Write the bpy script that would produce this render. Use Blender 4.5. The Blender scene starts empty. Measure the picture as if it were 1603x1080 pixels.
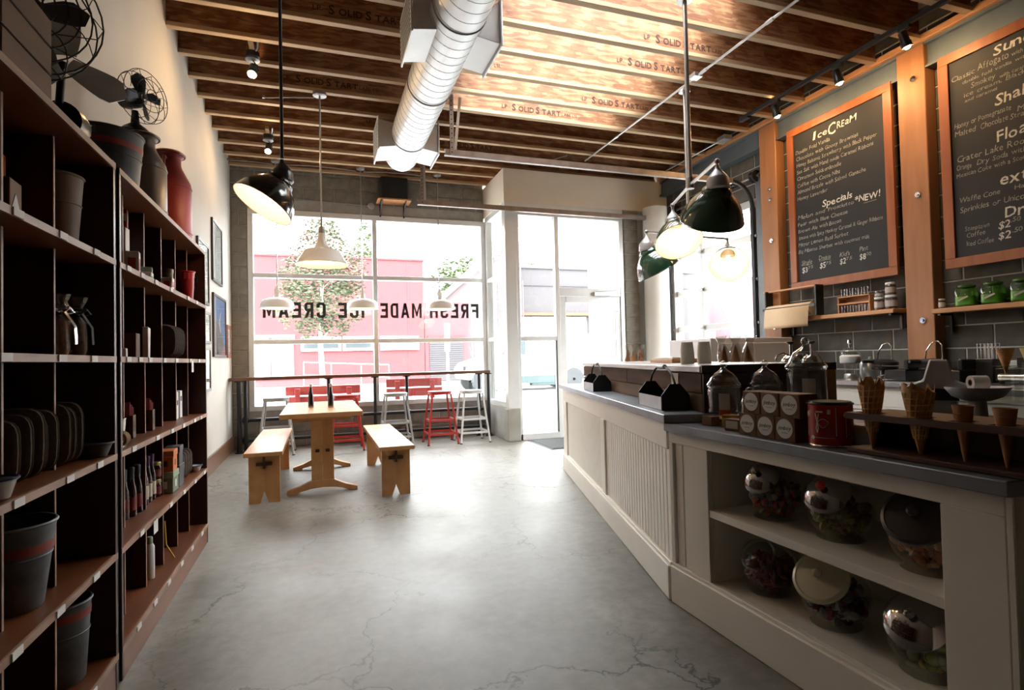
import bpy, bmesh, math, random
from mathutils import Vector, Matrix
random.seed(11)
PI = math.pi
SC = bpy.context.scene
COL = bpy.context.collection

# ------------------------------------------------------------------ camera
cam_d = bpy.data.cameras.new('camera')
cam = bpy.data.objects.new('camera', cam_d)
COL.objects.link(cam)
cam_d.sensor_width = 36.0
cam_d.lens = 875.1753 / 1603.0 * 36.0
cam_d.clip_start = 0.02
yaw, pitch, roll = 0.33445803, 0.02410542, -0.02362922
fw = Vector((math.sin(yaw) * math.cos(pitch), math.cos(yaw) * math.cos(pitch), math.sin(pitch)))
r0 = Vector((math.cos(yaw), -math.sin(yaw), 0))
u0 = r0.cross(fw)
rt = math.cos(roll) * r0 + math.sin(roll) * u0
up = -math.sin(roll) * r0 + math.cos(roll) * u0
mw = Matrix((rt, up, -fw)).transposed().to_4x4()
mw.translation = Vector((0, 0, 1.2))
cam.matrix_world = mw
SC.camera = cam

# ------------------------------------------------------------------ exposure, sky
SC.view_settings.view_transform = 'Standard'
SC.view_settings.look = 'None'
SC.view_settings.exposure = 0.55
SC.view_settings.gamma = 1.0
SC.view_settings.use_curve_mapping = False
SC.cycles.use_denoising = True
SC.cycles.max_bounces = 8
SC.cycles.diffuse_bounces = 5
SC.cycles.glossy_bounces = 4
SC.cycles.transparent_max_bounces = 24
SC.cycles.sample_clamp_indirect = 8.0
SC.cycles.caustics_reflective = False
SC.cycles.caustics_refractive = False
SKY = 15.0     # bright overcast, the zenith brighter than the horizon
W = bpy.data.worlds.new('overcast_sky')
SC.world = W
W.use_nodes = True
nt = W.node_tree
bg = nt.nodes['Background']
tc = nt.nodes.new('ShaderNodeTexCoord')
sx = nt.nodes.new('ShaderNodeSeparateXYZ')
rp = nt.nodes.new('ShaderNodeValToRGB')
rp.color_ramp.elements[0].position = 0.0
rp.color_ramp.elements[0].color = (0.62, 0.63, 0.64, 1)
rp.color_ramp.elements[1].position = 1.0
rp.color_ramp.elements[1].color = (0.94, 0.97, 1.0, 1)
nt.links.new(tc.outputs['Generated'], sx.inputs[0])
nt.links.new(sx.outputs['Z'], rp.inputs[0])
nt.links.new(rp.outputs[0], bg.inputs['Color'])
bg.inputs['Strength'].default_value = SKY

# soft sun behind thin cloud, high behind the shop: reaches the skylight, not the street window
sun_d = bpy.data.lights.new('veiled_sun', 'SUN'); sun_d.energy = 8.0; sun_d.angle = math.radians(28); sun_d.color = (1, .95, .88)
sun = bpy.data.objects.new('veiled_sun', sun_d); COL.objects.link(sun)
sun.rotation_euler = Vector((.05, .52, -.85)).to_track_quat('-Z', 'Y').to_euler()

# ------------------------------------------------------------------ mesh builder
def rotz(a): return Matrix.Rotation(a, 4, 'Z')
def frame_to(d):
    d = Vector(d).normalized()
    return d.to_track_quat('Z', 'Y').to_matrix().to_4x4()

class MB:
    def __init__(s): s.v = []; s.f = []
    def add(s, vs, fs, M=None):
        o = len(s.v)
        for p in vs:
            p = Vector(p)
            s.v.append(tuple(M @ p) if M is not None else tuple(p))
        for f in fs: s.f.append(tuple(i + o for i in f))
        return s
    def box(s, x0, x1, y0, y1, z0, z1, M=None):
        if x0 > x1: x0, x1 = x1, x0
        if y0 > y1: y0, y1 = y1, y0
        if z0 > z1: z0, z1 = z1, z0
        return s.add([(x0,y0,z0),(x1,y0,z0),(x1,y1,z0),(x0,y1,z0),(x0,y0,z1),(x1,y0,z1),(x1,y1,z1),(x0,y1,z1)],
                     [(0,3,2,1),(4,5,6,7),(0,1,5,4),(1,2,6,5),(2,3,7,6),(3,0,4,7)], M)
    def bar(s, p0, p1, w, h, roll=0):
        p0, p1 = Vector(p0), Vector(p1); d = p1 - p0; L = d.length
        z = d.normalized()
        ref = Vector((0,0,1)) if abs(z.z) < .95 else Vector((0,1,0))
        x = ref.cross(z).normalized(); y = z.cross(x)
        M = Matrix((x, y, z)).transposed().to_4x4(); M.translation = p0
        return s.box(-w/2, w/2, -h/2, h/2, 0, L, M @ Matrix.Rotation(roll, 4, 'Z'))
    def prism(s, pts, axis, a, b, M=None):
        n = len(pts)
        def mk(p, t):
            if axis == 'x': return (t, p[0], p[1])
            if axis == 'y': return (p[0], t, p[1])
            return (p[0], p[1], t)
        vs = [mk(p, a) for p in pts] + [mk(p, b) for p in pts]
        fs = [tuple(range(n)), tuple(range(2*n-1, n-1, -1))]
        fs += [(i, i+n, (i+1) % n + n, (i+1) % n) for i in range(n)]
        return s.add(vs, fs, M)
    def lathe(s, prof, n=20, M=None, cap=True):
        vs = []; fs = []
        m = len(prof)
        for (r, z) in prof:
            for k in range(n):
                a = 2*PI*k/n
                vs.append((r*math.cos(a), r*math.sin(a), z))
        for i in range(m-1):
            for k in range(n):
                k2 = (k+1) % n
                fs.append((i*n+k, i*n+k2, (i+1)*n+k2, (i+1)*n+k))
        if cap:
            fs.append(tuple(range(n-1, -1, -1)))
            fs.append(tuple(range((m-1)*n, m*n)))
        return s.add(vs, fs, M)
    def cyl(s, p0, p1, r0, r1=None, n=12):
        r1 = r0 if r1 is None else r1
        p0, p1 = Vector(p0), Vector(p1)
        M = frame_to(p1-p0); M.translation = p0
        return s.lathe([(r0, 0), (r1, (p1-p0).length)], n, M)
    def tube(s, path, r, n=6, closed=False):
        P = [Vector(p) for p in path]; m = len(P); vs = []; fs = []
        prev = None
        for i in range(m):
            if closed: t = P[(i+1) % m] - P[i-1]
            else: t = P[min(i+1, m-1)] - P[max(i-1, 0)]
            t.normalize()
            if prev is None:
                ref = Vector((0,0,1)) if abs(t.z) < .9 else Vector((1,0,0))
                x = ref.cross(t).normalized()
            else:
                x = (prev - t*prev.dot(t)).normalized()
            prev = x; y = t.cross(x)
            rr = r[i] if isinstance(r, (list, tuple)) else r
            for k in range(n):
                a = 2*PI*k/n
                vs.append(tuple(P[i] + rr*(math.cos(a)*x + math.sin(a)*y)))
        for i in range(m if closed else m-1):
            j = (i+1) % m
            for k in range(n):
                k2 = (k+1) % n
                fs.append((i*n+k, i*n+k2, j*n+k2, j*n+k))
        if not closed:
            fs.append(tuple(range(n-1, -1, -1))); fs.append(tuple(range((m-1)*n, m*n)))
        return s.add(vs, fs)
    def ring(s, c, R, r, axis=(0,0,1), n=24, m=6):
        M = frame_to(axis); M.translation = Vector(c)
        return s.tube([M @ Vector((R*math.cos(2*PI*k/n), R*math.sin(2*PI*k/n), 0)) for k in range(n)], r, m, True)
    def sphere(s, c, r, n=12, m=8, sc=(1,1,1), M=None):
        prof = [(max(1e-4, r*math.sin(PI*i/m)), -r*math.cos(PI*i/m)) for i in range(m+1)]
        T = Matrix.Translation(Vector(c)) @ Matrix.Diagonal((sc[0], sc[1], sc[2], 1))
        if M is not None: T = M @ T
        return s.lathe(prof, n, T, cap=True)

def build(name, mb, m, parent=None, bevel=0, smooth=None, loc=None, rz=0):
    me = bpy.data.meshes.new(name)
    me.from_pydata(mb.v, [], mb.f)
    bm = bmesh.new(); bm.from_mesh(me)
    bmesh.ops.recalc_face_normals(bm, faces=bm.faces)
    if bevel:
        ed = [e for e in bm.edges if len(e.link_faces) == 2 and e.calc_face_angle(0) > .5]
        bmesh.ops.bevel(bm, geom=ed, offset=bevel, segments=1, affect='EDGES', clamp_overlap=True)
    bm.to_mesh(me); bm.free()
    if smooth:
        for p in me.polygons: p.use_smooth = True
        me.set_sharp_from_angle(angle=smooth if isinstance(smooth, float) else .7)
    me.materials.append(m)
    o = bpy.data.objects.new(name, me); COL.objects.link(o)
    if parent is not None: o.parent = parent
    if loc is not None: o.location = loc
    if rz: o.rotation_euler = (0, 0, rz)
    return o
def tag(o, label, cat, group=None):
    o['label'] = label; o['category'] = cat
    if group: o['group'] = group
    return o
def thing(name, label, cat, loc=(0,0,0), rz=0, group=None):
    o = bpy.data.objects.new(name, None); COL.objects.link(o)
    o.empty_display_size = .05
    o.location = loc; o.rotation_euler = (0, 0, rz)
    return tag(o, label, cat, group)
def struct(o, label=None):
    o['kind'] = 'structure'
    if label: o['label'] = label
    return o
def part(name, mesh_ob, parent, loc=(0,0,0), rot=(0,0,0), sc=(1,1,1)):
    o = bpy.data.objects.new(name, mesh_ob.data); COL.objects.link(o)
    o.parent = parent; o.location = loc; o.rotation_euler = rot; o.scale = sc
    return o
def dup(root, loc, rz=None, label=None):
    def cp(o, par):
        c = o.copy(); COL.objects.link(c); c.parent = par
        for ch in list(o.children): cp(ch, c)
        return c
    c = cp(root, None); c.location = loc
    if rz is not None: c.rotation_euler = (0, 0, rz)
    if label: c['label'] = label
    return c

# ------------------------------------------------------------------ materials
def srgb(h):
    h = h.lstrip('#')
    return tuple(((int(h[i:i+2], 16)/255 + .055)/1.055)**2.4 if int(h[i:i+2], 16) > 10 else int(h[i:i+2], 16)/255/12.92 for i in (0, 2, 4))
def mat(name, col, rough=.5, metal=0, var=0, scale=6, stretch=(1,1,1), bump=0, spec=.5, coat=0, detail=3, col2=None, alpha=None):
    m = bpy.data.materials.new(name); m.use_nodes = True
    t = m.node_tree; b = t.nodes['Principled BSDF']
    b.inputs['Base Color'].default_value = (*col, 1)
    b.inputs['Roughness'].default_value = rough
    b.inputs['Metallic'].default_value = metal
    b.inputs['Specular IOR Level'].default_value = spec
    b.inputs['Coat Weight'].default_value = coat
    if var or bump or col2:
        co = t.nodes.new('ShaderNodeTexCoord'); mp = t.nodes.new('ShaderNodeMapping')
        mp.inputs['Scale'].default_value = stretch
        nz = t.nodes.new('ShaderNodeTexNoise'); nz.inputs['Scale'].default_value = scale; nz.inputs['Detail'].default_value = detail
        t.links.new(co.outputs['Object'], mp.inputs[0]); t.links.new(mp.outputs[0], nz.inputs['Vector'])
        if var or col2:
            rmp = t.nodes.new('ShaderNodeValToRGB')
            rmp.color_ramp.elements[0].position = .3; rmp.color_ramp.elements[1].position = .7
            a = col if col2 else tuple(max(0, c*(1-var)) for c in col)
            c2 = col2 if col2 else tuple(min(1, c*(1+var)) for c in col)
            rmp.color_ramp.elements[0].color = (*a, 1); rmp.color_ramp.elements[1].color = (*c2, 1)
            t.links.new(nz.outputs['Fac'], rmp.inputs[0]); t.links.new(rmp.outputs[0], b.inputs['Base Color'])
        if bump:
            bp = t.nodes.new('ShaderNodeBump'); bp.inputs['Strength'].default_value = bump; bp.inputs['Distance'].default_value = .01
            t.links.new(nz.outputs['Fac'], bp.inputs['Height']); t.links.new(bp.outputs[0], b.inputs['Normal'])
    return m
def wood(name, c1, c2, axis='y', rough=.45, scale=7, spec=.5):
    st = {'x': (.12, 1, 1), 'y': (1, .12, 1), 'z': (1, 1, .12)}[axis]
    return mat(name, c1, rough, 0, 0, scale, st, .15, spec, col2=c2, detail=6)
def glass(name, tint=(1,1,1), refl=1.0, base=.0):
    m = bpy.data.materials.new(name); m.use_nodes = True
    t = m.node_tree; t.nodes.clear()
    o = t.nodes.new('ShaderNodeOutputMaterial'); mx = t.nodes.new('ShaderNodeMixShader')
    tr = t.nodes.new('ShaderNodeBsdfTransparent'); gl = t.nodes.new('ShaderNodeBsdfGlossy')
    fr = t.nodes.new('ShaderNodeLayerWeight'); fr.inputs['Blend'].default_value = .5
    pw = t.nodes.new('ShaderNodeMath'); pw.operation = 'POWER'; pw.inputs[1].default_value = 4.5
    mu = t.nodes.new('ShaderNodeMath'); mu.operation = 'MULTIPLY_ADD'; mu.inputs[1].default_value = .92*refl; mu.inputs[2].default_value = .04*refl + base
    mu.use_clamp = True
    t.links.new(fr.outputs['Facing'], pw.inputs[0])
    tr.inputs[0].default_value = (*tint, 1); gl.inputs['Roughness'].default_value = .02; gl.inputs[0].default_value = (1,1,1,1)
    t.links.new(pw.outputs[0], mu.inputs[0]); t.links.new(mu.outputs[0], mx.inputs[0])
    t.links.new(tr.outputs[0], mx.inputs[1]); t.links.new(gl.outputs[0], mx.inputs[2]); t.links.new(mx.outputs[0], o.inputs[0])
    return m
def emit(name, col, st):
    m = bpy.data.materials.new(name); m.use_nodes = True
    t = m.node_tree; t.nodes.clear()
    o = t.nodes.new('ShaderNodeOutputMaterial'); e = t.nodes.new('ShaderNodeEmission')
    e.inputs[0].default_value = (*col, 1); e.inputs[1].default_value = st
    t.links.new(e.outputs[0], o.inputs[0]); return m

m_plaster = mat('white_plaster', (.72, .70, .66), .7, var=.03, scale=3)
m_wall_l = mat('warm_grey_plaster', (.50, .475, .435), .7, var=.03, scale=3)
m_beige = mat('beige_plaster', (.78, .69, .57), .7, var=.03, scale=3)
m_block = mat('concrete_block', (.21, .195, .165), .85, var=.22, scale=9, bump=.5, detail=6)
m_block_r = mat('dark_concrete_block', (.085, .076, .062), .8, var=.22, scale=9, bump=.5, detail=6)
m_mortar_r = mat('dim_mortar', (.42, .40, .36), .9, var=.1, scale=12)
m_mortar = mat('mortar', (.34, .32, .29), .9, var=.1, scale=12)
m_conc_wall = mat('cast_concrete', (.30, .29, .26), .8, var=.15, scale=4, bump=.2, detail=6)
m_alu = mat('white_aluminium', (.72, .73, .73), .35, .3, var=.03)
m_alu_dark = mat('grey_rubber_gasket', (.06, .065, .06), .5)
m_pane = glass('window_glass', (.97, .985, .98), .9)
m_steel = mat('galvanised_steel', (.48, .49, .50), .38, .9, var=.12, scale=10)
m_brushed = mat('brushed_stainless', (.55, .56, .57), .28, .95, var=.08, scale=8, stretch=(.2, 4, 4))
m_zinc = mat('zinc_counter', (.27, .30, .34), .32, .55, var=.18, scale=5, detail=6)
m_chrome = mat('chrome', (.75, .75, .76), .12, 1)
m_duct = mat('duct_steel', (.74, .76, .78), .45, .45, var=.06, scale=5)
m_duct_seam = mat('duct_seam', (.25, .25, .25), .5, .7)
m_grille = mat('register_steel', (.70, .71, .72), .5, .5, var=.04)
m_black = mat('black_enamel', (.012, .012, .012), .3)
m_black_matte = mat('black_matte', (.015, .014, .013), .65)
m_iron = mat('black_pipe', (.03, .03, .032), .4, .6)
m_flange = wood('joist_flange_lumber', (.40, .27, .15), (.52, .37, .22), 'x', .6)
m_post = wood('fir_post', (.27, .11, .042), (.38, .17, .07), 'z', .5, 9)
m_fir = wood('fir_board', (.40, .18, .07), (.55, .28, .12), 'y', .5, 9)
m_steelbeam = mat('blue_grey_beam', (.12, .15, .17), .5, .2, var=.1)
m_deck = mat('roof_deck', (.28, .17, .09), .8, var=.3, scale=6)
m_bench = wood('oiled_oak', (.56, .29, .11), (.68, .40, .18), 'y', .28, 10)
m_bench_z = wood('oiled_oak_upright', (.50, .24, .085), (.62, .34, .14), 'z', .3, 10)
m_wedge = wood('walnut_wedge', (.06, .025, .012), (.10, .045, .02), 'x', .4)
m_barwood = wood('bar_walnut', (.10, .045, .025), (.19, .085, .045), 'x', .35, 8)
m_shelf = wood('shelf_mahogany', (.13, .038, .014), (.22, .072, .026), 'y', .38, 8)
m_shelf_v = wood('shelf_mahogany_shaded', (.032, .0075, .004), (.055, .013, .006), 'z', .4, 8)  # darkened copy of the mahogany, shade of the shelf interior put into the colour
m_shelf_edge = mat('worn_shelf_edge', (.33, .20, .14), .55, var=.35, scale=14, stretch=(1, .3, 1), detail=6)
m_card = mat('white_card', (.75, .74, .72), .7)
m_cream = mat('cream_paint', (.84, .80, .72), .45, var=.02)
m_charcoal = mat('charcoal_box', (.05, .05, .055), .6)
m_text = mat('black_vinyl', (.012, .012, .012), .6)
m_chalk = mat('chalk', (.55, .52, .46), .95, var=.25, scale=40)
m_board = mat('chalkboard', (.006, .006, .007), .7, var=.4, scale=3)
m_base = wood('baseboard_walnut', (.12, .055, .03), (.19, .09, .05), 'y', .4)

# OSB web of the I-joists: strands of several browns
def osb():
    m = bpy.data.materials.new('osb_web'); m.use_nodes = True
    t = m.node_tree; b = t.nodes['Principled BSDF']; b.inputs['Roughness'].default_value = .7
    co = t.nodes.new('ShaderNodeTexCoord'); mp = t.nodes.new('ShaderNodeMapping')
    mp.inputs['Rotation'].default_value = (0, .5, 0); mp.inputs['Scale'].default_value = (5, 5, 30)
    vo = t.nodes.new('ShaderNodeTexVoronoi'); vo.inputs['Scale'].default_value = 1.6
    nz = t.nodes.new('ShaderNodeTexNoise'); nz.inputs['Scale'].default_value = 4; nz.inputs['Detail'].default_value = 5
    mx = t.nodes.new('ShaderNodeMath'); mx.operation = 'MULTIPLY_ADD'; mx.inputs[1].default_value = .35
    rmp = t.nodes.new('ShaderNodeValToRGB')
    e = rmp.color_ramp.elements
    e[0].position = .3; e[0].color = (.11, .032, .012, 1)
    e[1].position = .85; e[1].color = (.36, .20, .10, 1)
    n = e.new(.6); n.color = (.22, .092, .038, 1)
    sp = t.nodes.new('ShaderNodeSeparateColor')
    t.links.new(co.outputs['Object'], mp.inputs[0]); t.links.new(mp.outputs[0], vo.inputs['Vector'])
    t.links.new(co.outputs['Object'], nz.inputs['Vector'])
    t.links.new(vo.outputs['Color'], sp.inputs[0]); t.links.new(sp.outputs[0], mx.inputs[0]); t.links.new(nz.outputs['Fac'], mx.inputs[2])
    t.links.new(mx.outputs[0], rmp.inputs[0]); t.links.new(rmp.outputs[0], b.inputs['Base Color'])
    return m
m_osb = osb()

def concrete_floor():
    m = bpy.data.materials.new('polished_concrete'); m.use_nodes = True
    t = m.node_tree; b = t.nodes['Principled BSDF']; L = t.links.new; b.inputs['Specular IOR Level'].default_value = .38
    N = t.nodes.new
    co = N('ShaderNodeTexCoord')
    def noise(s, d=6, r=.6):
        n = N('ShaderNodeTexNoise'); n.inputs['Scale'].default_value = s; n.inputs['Detail'].default_value = d; n.inputs['Roughness'].default_value = r
        L(co.outputs['Object'], n.inputs['Vector']); return n
    n1 = noise(1.3); n2 = noise(14, 6, .7); n3 = noise(.6, 2)
    r1 = N('ShaderNodeValToRGB'); r1.color_ramp.elements[0].position = .32; r1.color_ramp.elements[1].position = .68
    r1.color_ramp.elements[0].color = (.145, .13, .112, 1); r1.color_ramp.elements[1].color = (.28, .262, .235, 1)
    L(n1.outputs['Fac'], r1.inputs[0])
    r2 = N('ShaderNodeValToRGB'); r2.color_ramp.elements[0].position = .35; r2.color_ramp.elements[1].position = .65
    r2.color_ramp.elements[0].color = (.72, .72, .72, 1); r2.color_ramp.elements[1].color = (1, 1, 1, 1)
    L(n2.outputs['Fac'], r2.inputs[0])
    mu = N('ShaderNodeMix'); mu.data_type = 'RGBA'; mu.blend_type = 'MULTIPLY'; mu.inputs[0].default_value = 1
    L(r1.outputs[0], mu.inputs[6]); L(r2.outputs[0], mu.inputs[7])
    # hairline cracks: cell borders of a warped voronoi, broken up by a large noise
    nw = noise(2.2, 5); vm = N('ShaderNodeVectorMath'); vm.operation = 'MULTIPLY_ADD'
    vm.inputs[1].default_value = (.7, .7, .7)
    L(nw.outputs['Color'], vm.inputs[0]); L(co.outputs['Object'], vm.inputs[2])
    vo = N('ShaderNodeTexVoronoi'); vo.feature = 'DISTANCE_TO_EDGE'; vo.inputs['Scale'].default_value = 1.15
    L(vm.outputs[0], vo.inputs['Vector'])
    cr = N('ShaderNodeValToRGB'); cr.color_ramp.elements[0].position = .0; cr.color_ramp.elements[1].position = .011
    cr.color_ramp.elements[0].color = (1, 1, 1, 1); cr.color_ramp.elements[1].color = (0, 0, 0, 1)
    L(vo.outputs['Distance'], cr.inputs[0])
    mk = N('ShaderNodeValToRGB'); mk.color_ramp.elements[0].position = .40; mk.color_ramp.elements[1].position = .52
    L(n3.outputs['Fac'], mk.inputs[0])
    mm = N('ShaderNodeMath'); mm.operation = 'MULTIPLY'; L(cr.outputs[0], mm.inputs[0]); L(mk.outputs[0], mm.inputs[1])
    m2 = N('ShaderNodeMath'); m2.operation = 'MULTIPLY'; m2.inputs[1].default_value = .95; L(mm.outputs[0], m2.inputs[0])
    fx = N('ShaderNodeMix'); fx.data_type = 'RGBA'; L(m2.outputs[0], fx.inputs[0]); L(mu.outputs[2], fx.inputs[6]); fx.inputs[7].default_value = (.03, .027, .023, 1)
    L(fx.outputs[2], b.inputs['Base Color'])
    rr = N('ShaderNodeMapRange'); rr.inputs[1].default_value = .3; rr.inputs[2].default_value = .7; rr.inputs[3].default_value = .36; rr.inputs[4].default_value = .52
    L(n1.outputs['Fac'], rr.inputs[0]); L(rr.outputs[0], b.inputs['Roughness'])
    bp = N('ShaderNodeBump'); bp.inputs['Strength'].default_value = .08; bp.inputs['Distance'].default_value = .004
    L(n2.outputs['Fac'], bp.inputs['Height']); L(bp.outputs[0], b.inputs['Normal'])
    return m
m_floor = concrete_floor()

# ------------------------------------------------------------------ lettering
_gl = {}
def glyph(ch, off=0.0):
    k = (ch, off)
    if k not in _gl:
        cu = bpy.data.curves.new('glyph', 'FONT'); cu.body = ch; cu.size = 1; cu.offset = off; cu.resolution_u = 2
        o = bpy.data.objects.new('glyph', cu)
        me = bpy.data.meshes.new_from_object(o)
        _gl[k] = ([tuple(v.co) for v in me.vertices], [tuple(p.vertices) for p in me.polygons])
        bpy.data.meshes.remove(me); bpy.data.objects.remove(o); bpy.data.curves.remove(cu)
    return _gl[k]
def text(mb, s, M, size, off=0.0, jitter=0.0, width=None, align='l', sx=1.0, shear=0.0, gap=.09):
    items = []; x = 0
    for ch in s:
        if ch == ' ': x += .33; continue
        vs, fs = glyph(ch, off)
        x0 = min(v[0] for v in vs); x1 = max(v[0] for v in vs)
        items.append((vs, fs, x - x0)); x += x1 - x0 + gap
    tot = x - gap
    k = size*sx
    if width: k = width/tot
    ox = {'l': 0, 'c': -tot*k/2, 'r': -tot*k}[align]
    for vs, fs, dx in items:
        a = random.uniform(-1, 1)*jitter*.25; dy = random.uniform(-1, 1)*jitter*.12; sc = 1 + random.uniform(-1, 1)*jitter*.15
        cx = sum(v[0] for v in vs)/len(vs)
        out = []
        for (vx, vy, vz) in vs:
            px, py = (vx-cx)*sc, vy*sc
            px, py = px*math.cos(a) - py*math.sin(a) + cx, px*math.sin(a) + py*math.cos(a) + dy
            px += shear*py
            out.append(((px+dx)*k + ox, py*size, 0))
        mb.add(out, fs, M)
    return mb
_BL = {   # block capitals on a 0.6 x 1 body, each a list of convex strokes
 'F': [[(0,0),(.2,0),(.2,1),(0,1)], [(.2,.8),(.6,.8),(.6,1),(.2,1)], [(.2,.42),(.5,.42),(.5,.6),(.2,.6)]],
 'E': [[(0,0),(.2,0),(.2,1),(0,1)], [(.2,.8),(.6,.8),(.6,1),(.2,1)], [(.2,.42),(.5,.42),(.5,.6),(.2,.6)], [(.2,0),(.6,0),(.6,.19),(.2,.19)]],
 'H': [[(0,0),(.2,0),(.2,1),(0,1)], [(.42,0),(.62,0),(.62,1),(.42,1)], [(.2,.41),(.42,.41),(.42,.6),(.2,.6)]],
 'I': [[(0,0),(.2,0),(.2,1),(0,1)]],
 'A': [[(0,0),(.2,0),(.43,1),(.24,1)], [(.48,0),(.68,0),(.44,1),(.25,1)], [(.17,.2),(.51,.2),(.47,.38),(.21,.38)]],
 'M': [[(0,0),(.19,0),(.19,1),(0,1)], [(.61,0),(.80,0),(.80,1),(.61,1)], [(.19,1),(.19,.66),(.34,.12),(.40,.12),(.40,.42)], [(.61,1),(.61,.66),(.46,.12),(.40,.12),(.40,.42)]],
 'D': [[(0,0),(.2,0),(.2,1),(0,1)], [(.2,.82),(.46,.82),(.36,1),(.2,1)], [(.2,0),(.36,0),(.46,.18),(.2,.18)], [(.36,1),(.42,.78),(.62,.8),(.5,.96)], [(.42,.22),(.62,.2),(.62,.8),(.42,.78)], [(.36,0),(.5,.04),(.62,.2),(.42,.22)]],
 'R': [[(0,0),(.2,0),(.2,1),(0,1)], [(.2,.83),(.5,.83),(.45,1),(.2,1)], [(.45,1),(.40,.83),(.40,.6),(.6,.55),(.6,.88)], [(.2,.42),(.5,.42),(.6,.56),(.42,.60),(.2,.60)], [(.40,0),(.62,0),(.42,.45),(.22,.45)]],
 'C': [[(0,.16),(.2,.22),(.2,.78),(0,.84)], [(0,.84),(.2,.78),(.26,.83),(.16,1)], [(.16,1),(.26,.83),(.38,.83),(.46,1)], [(.46,1),(.38,.83),(.42,.66),(.62,.66),(.62,.86)], [(0,.16),(.16,0),(.26,.17),(.2,.22)], [(.16,0),(.46,0),(.38,.17),(.26,.17)], [(.46,0),(.62,.14),(.62,.34),(.42,.34),(.38,.17)]],
 'S': [[(0,.14),(.15,0),(.47,0),(.40,.18),(.2,.18),(.2,.30),(0,.30)], [(.47,0),(.61,.14),(.61,.46),(.41,.40),(.40,.18)], [(.61,.46),(.5,.58),(.2,.66),(.0,.60),(.12,.44),(.41,.40)], [(0,.56),(.2,.62),(.2,.82),(.15,1),(0,.86)], [(.15,1),(.2,.82),(.41,.82),(.46,1)], [(.46,1),(.41,.82),(.41,.7),(.61,.7),(.61,.86)]],
}
def block_text(mb, w, M, height, width):
    x = 0; it = []
    for ch in w:
        wd = max(p[0] for st in _BL[ch] for p in st); it.append((ch, x)); x += wd + .20
    k = width/(x-.20)
    for ch, dx in it:
        for st in _BL[ch]: mb.add([((p[0]+dx)*k, p[1]*height, 0) for p in st], [tuple(range(len(st)))], M)
    return mb
def flat(name, mb, m, parent):
    me = bpy.data.meshes.new(name); me.from_pydata(mb.v, [], mb.f); me.materials.append(m)
    o = bpy.data.objects.new(name, me); COL.objects.link(o); o.parent = parent
    return o
def basis(x, y, o):
    x = Vector(x); y = Vector(y)
    M = Matrix((x, y, x.cross(y))).transposed().to_4x4(); M.translation = Vector(o); return M

# ================================================================== SHELL
XL, XR, YB, YD, YF = -1.15, 5.40, 8.77, 7.70, -2.8
ZJ, ZD = 4.02, 4.44
floor = struct(build('floor', MB().box(XL-.15, XR+.15, YF, 8.95, -.12, 0), m_floor))
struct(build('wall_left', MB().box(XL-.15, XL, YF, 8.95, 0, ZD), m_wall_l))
struct(build('wall_front', MB().box(XL-.15, XR+.15, YF-.15, YF, 0, ZD), m_block_r))
struct(build('baseboard_left', MB().box(XL, XL+.018, 4.33, 8.76, 0, .20), m_base, bevel=.003))

# concrete block masonry: every block its own part on a mortar core
BL, BH, JT = .44, .20, .012
_bm = {}
def block_mesh(L, H, D, m):
    k = (round(L, 3), round(H, 3), round(D, 3), m.name)
    if k not in _bm:
        o = build('block', MB().box(0, L, 0, D, 0, H), m, bevel=.004)
        _bm[k] = o.data; bpy.data.objects.remove(o)
    return _bm[k]
def masonry(parent, O, along, out, L, z0, z1, holes=(), phase=0.0, proud=.012, half=BL/2, m=m_block):
    """rows of blocks on the plane through O; along, out are unit vectors"""
    along = Vector(along); out = Vector(out); O = Vector(O)
    R = Matrix((along, -out, Vector((0, 0, 1)))).transposed().to_4x4()
    row = int(math.floor(z0/BH))
    while row*BH < z1 - .02:
        a, b = max(z0, row*BH), min(z1, (row+1)*BH)
        u = phase + (half if row % 2 else 0) - BL
        while u < L:
            spans = [(max(0, u), min(L, u+BL))]
            for (h0, h1, hz0, hz1) in holes:
                if b <= hz0 + .03 or a >= hz1 - .03: continue
                ns = []
                for (s0, s1) in spans:
                    if s1 <= h0 or s0 >= h1: ns.append((s0, s1)); continue
                    if s0 < h0: ns.append((s0, h0))
                    if s1 > h1: ns.append((h1, s1))
                spans = ns
            for (s0, s1) in spans:
                if s1 - s0 < .06 or b - a < .04: continue
                o = bpy.data.objects.new('block', block_mesh(s1-s0-JT, b-a-JT, .03, m)); COL.objects.link(o)
                o.parent = parent
                M = R.copy(); M.translation = O + along*(s0+JT/2) + out*(proud+random.uniform(-.0015, .0015)) + Vector((0, 0, a+JT/2))
                o.matrix_local = M
            u += BL
        row += 1

# back wall: left pier, lintel above the window, low wall below
wb = MB().box(XL, -.93, YB, YB+.2, 0, ZD).box(-.93, 2.60, YB, YB+.2, 3.45, ZD).box(-.93, 2.60, YB, YB+.2, 0, .53)
wall_back = struct(build('wall_back', wb, m_mortar))
masonry(wall_back, (XL, YB, 0), (1, 0, 0), (0, -1, 0), 3.75, 0, 4.40, holes=[(.22, 3.75, .53, 3.45)], phase=.1)
# low concrete return under the side window and its pier
struct(build('trim_1', MB().box(2.60, 2.74, 7.78, YB+.2, 0, .49), m_conc_wall, bevel=.006))
struct(build('trim_2', MB().box(2.575, 2.775, 7.66, 7.85, 0, .47), m_conc_wall, bevel=.008))
# plaster soffit box over the entrance
sb = MB().box(2.60, XR, YD, 7.82, 3.50, 4.0).box(2.60, 2.72, 7.82, YB+.2, 3.50, 4.0).box(2.72, XR, 7.82, 9.2, 3.50, 3.56)
struct(build('trim_3', sb, m_beige, bevel=.004))

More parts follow.
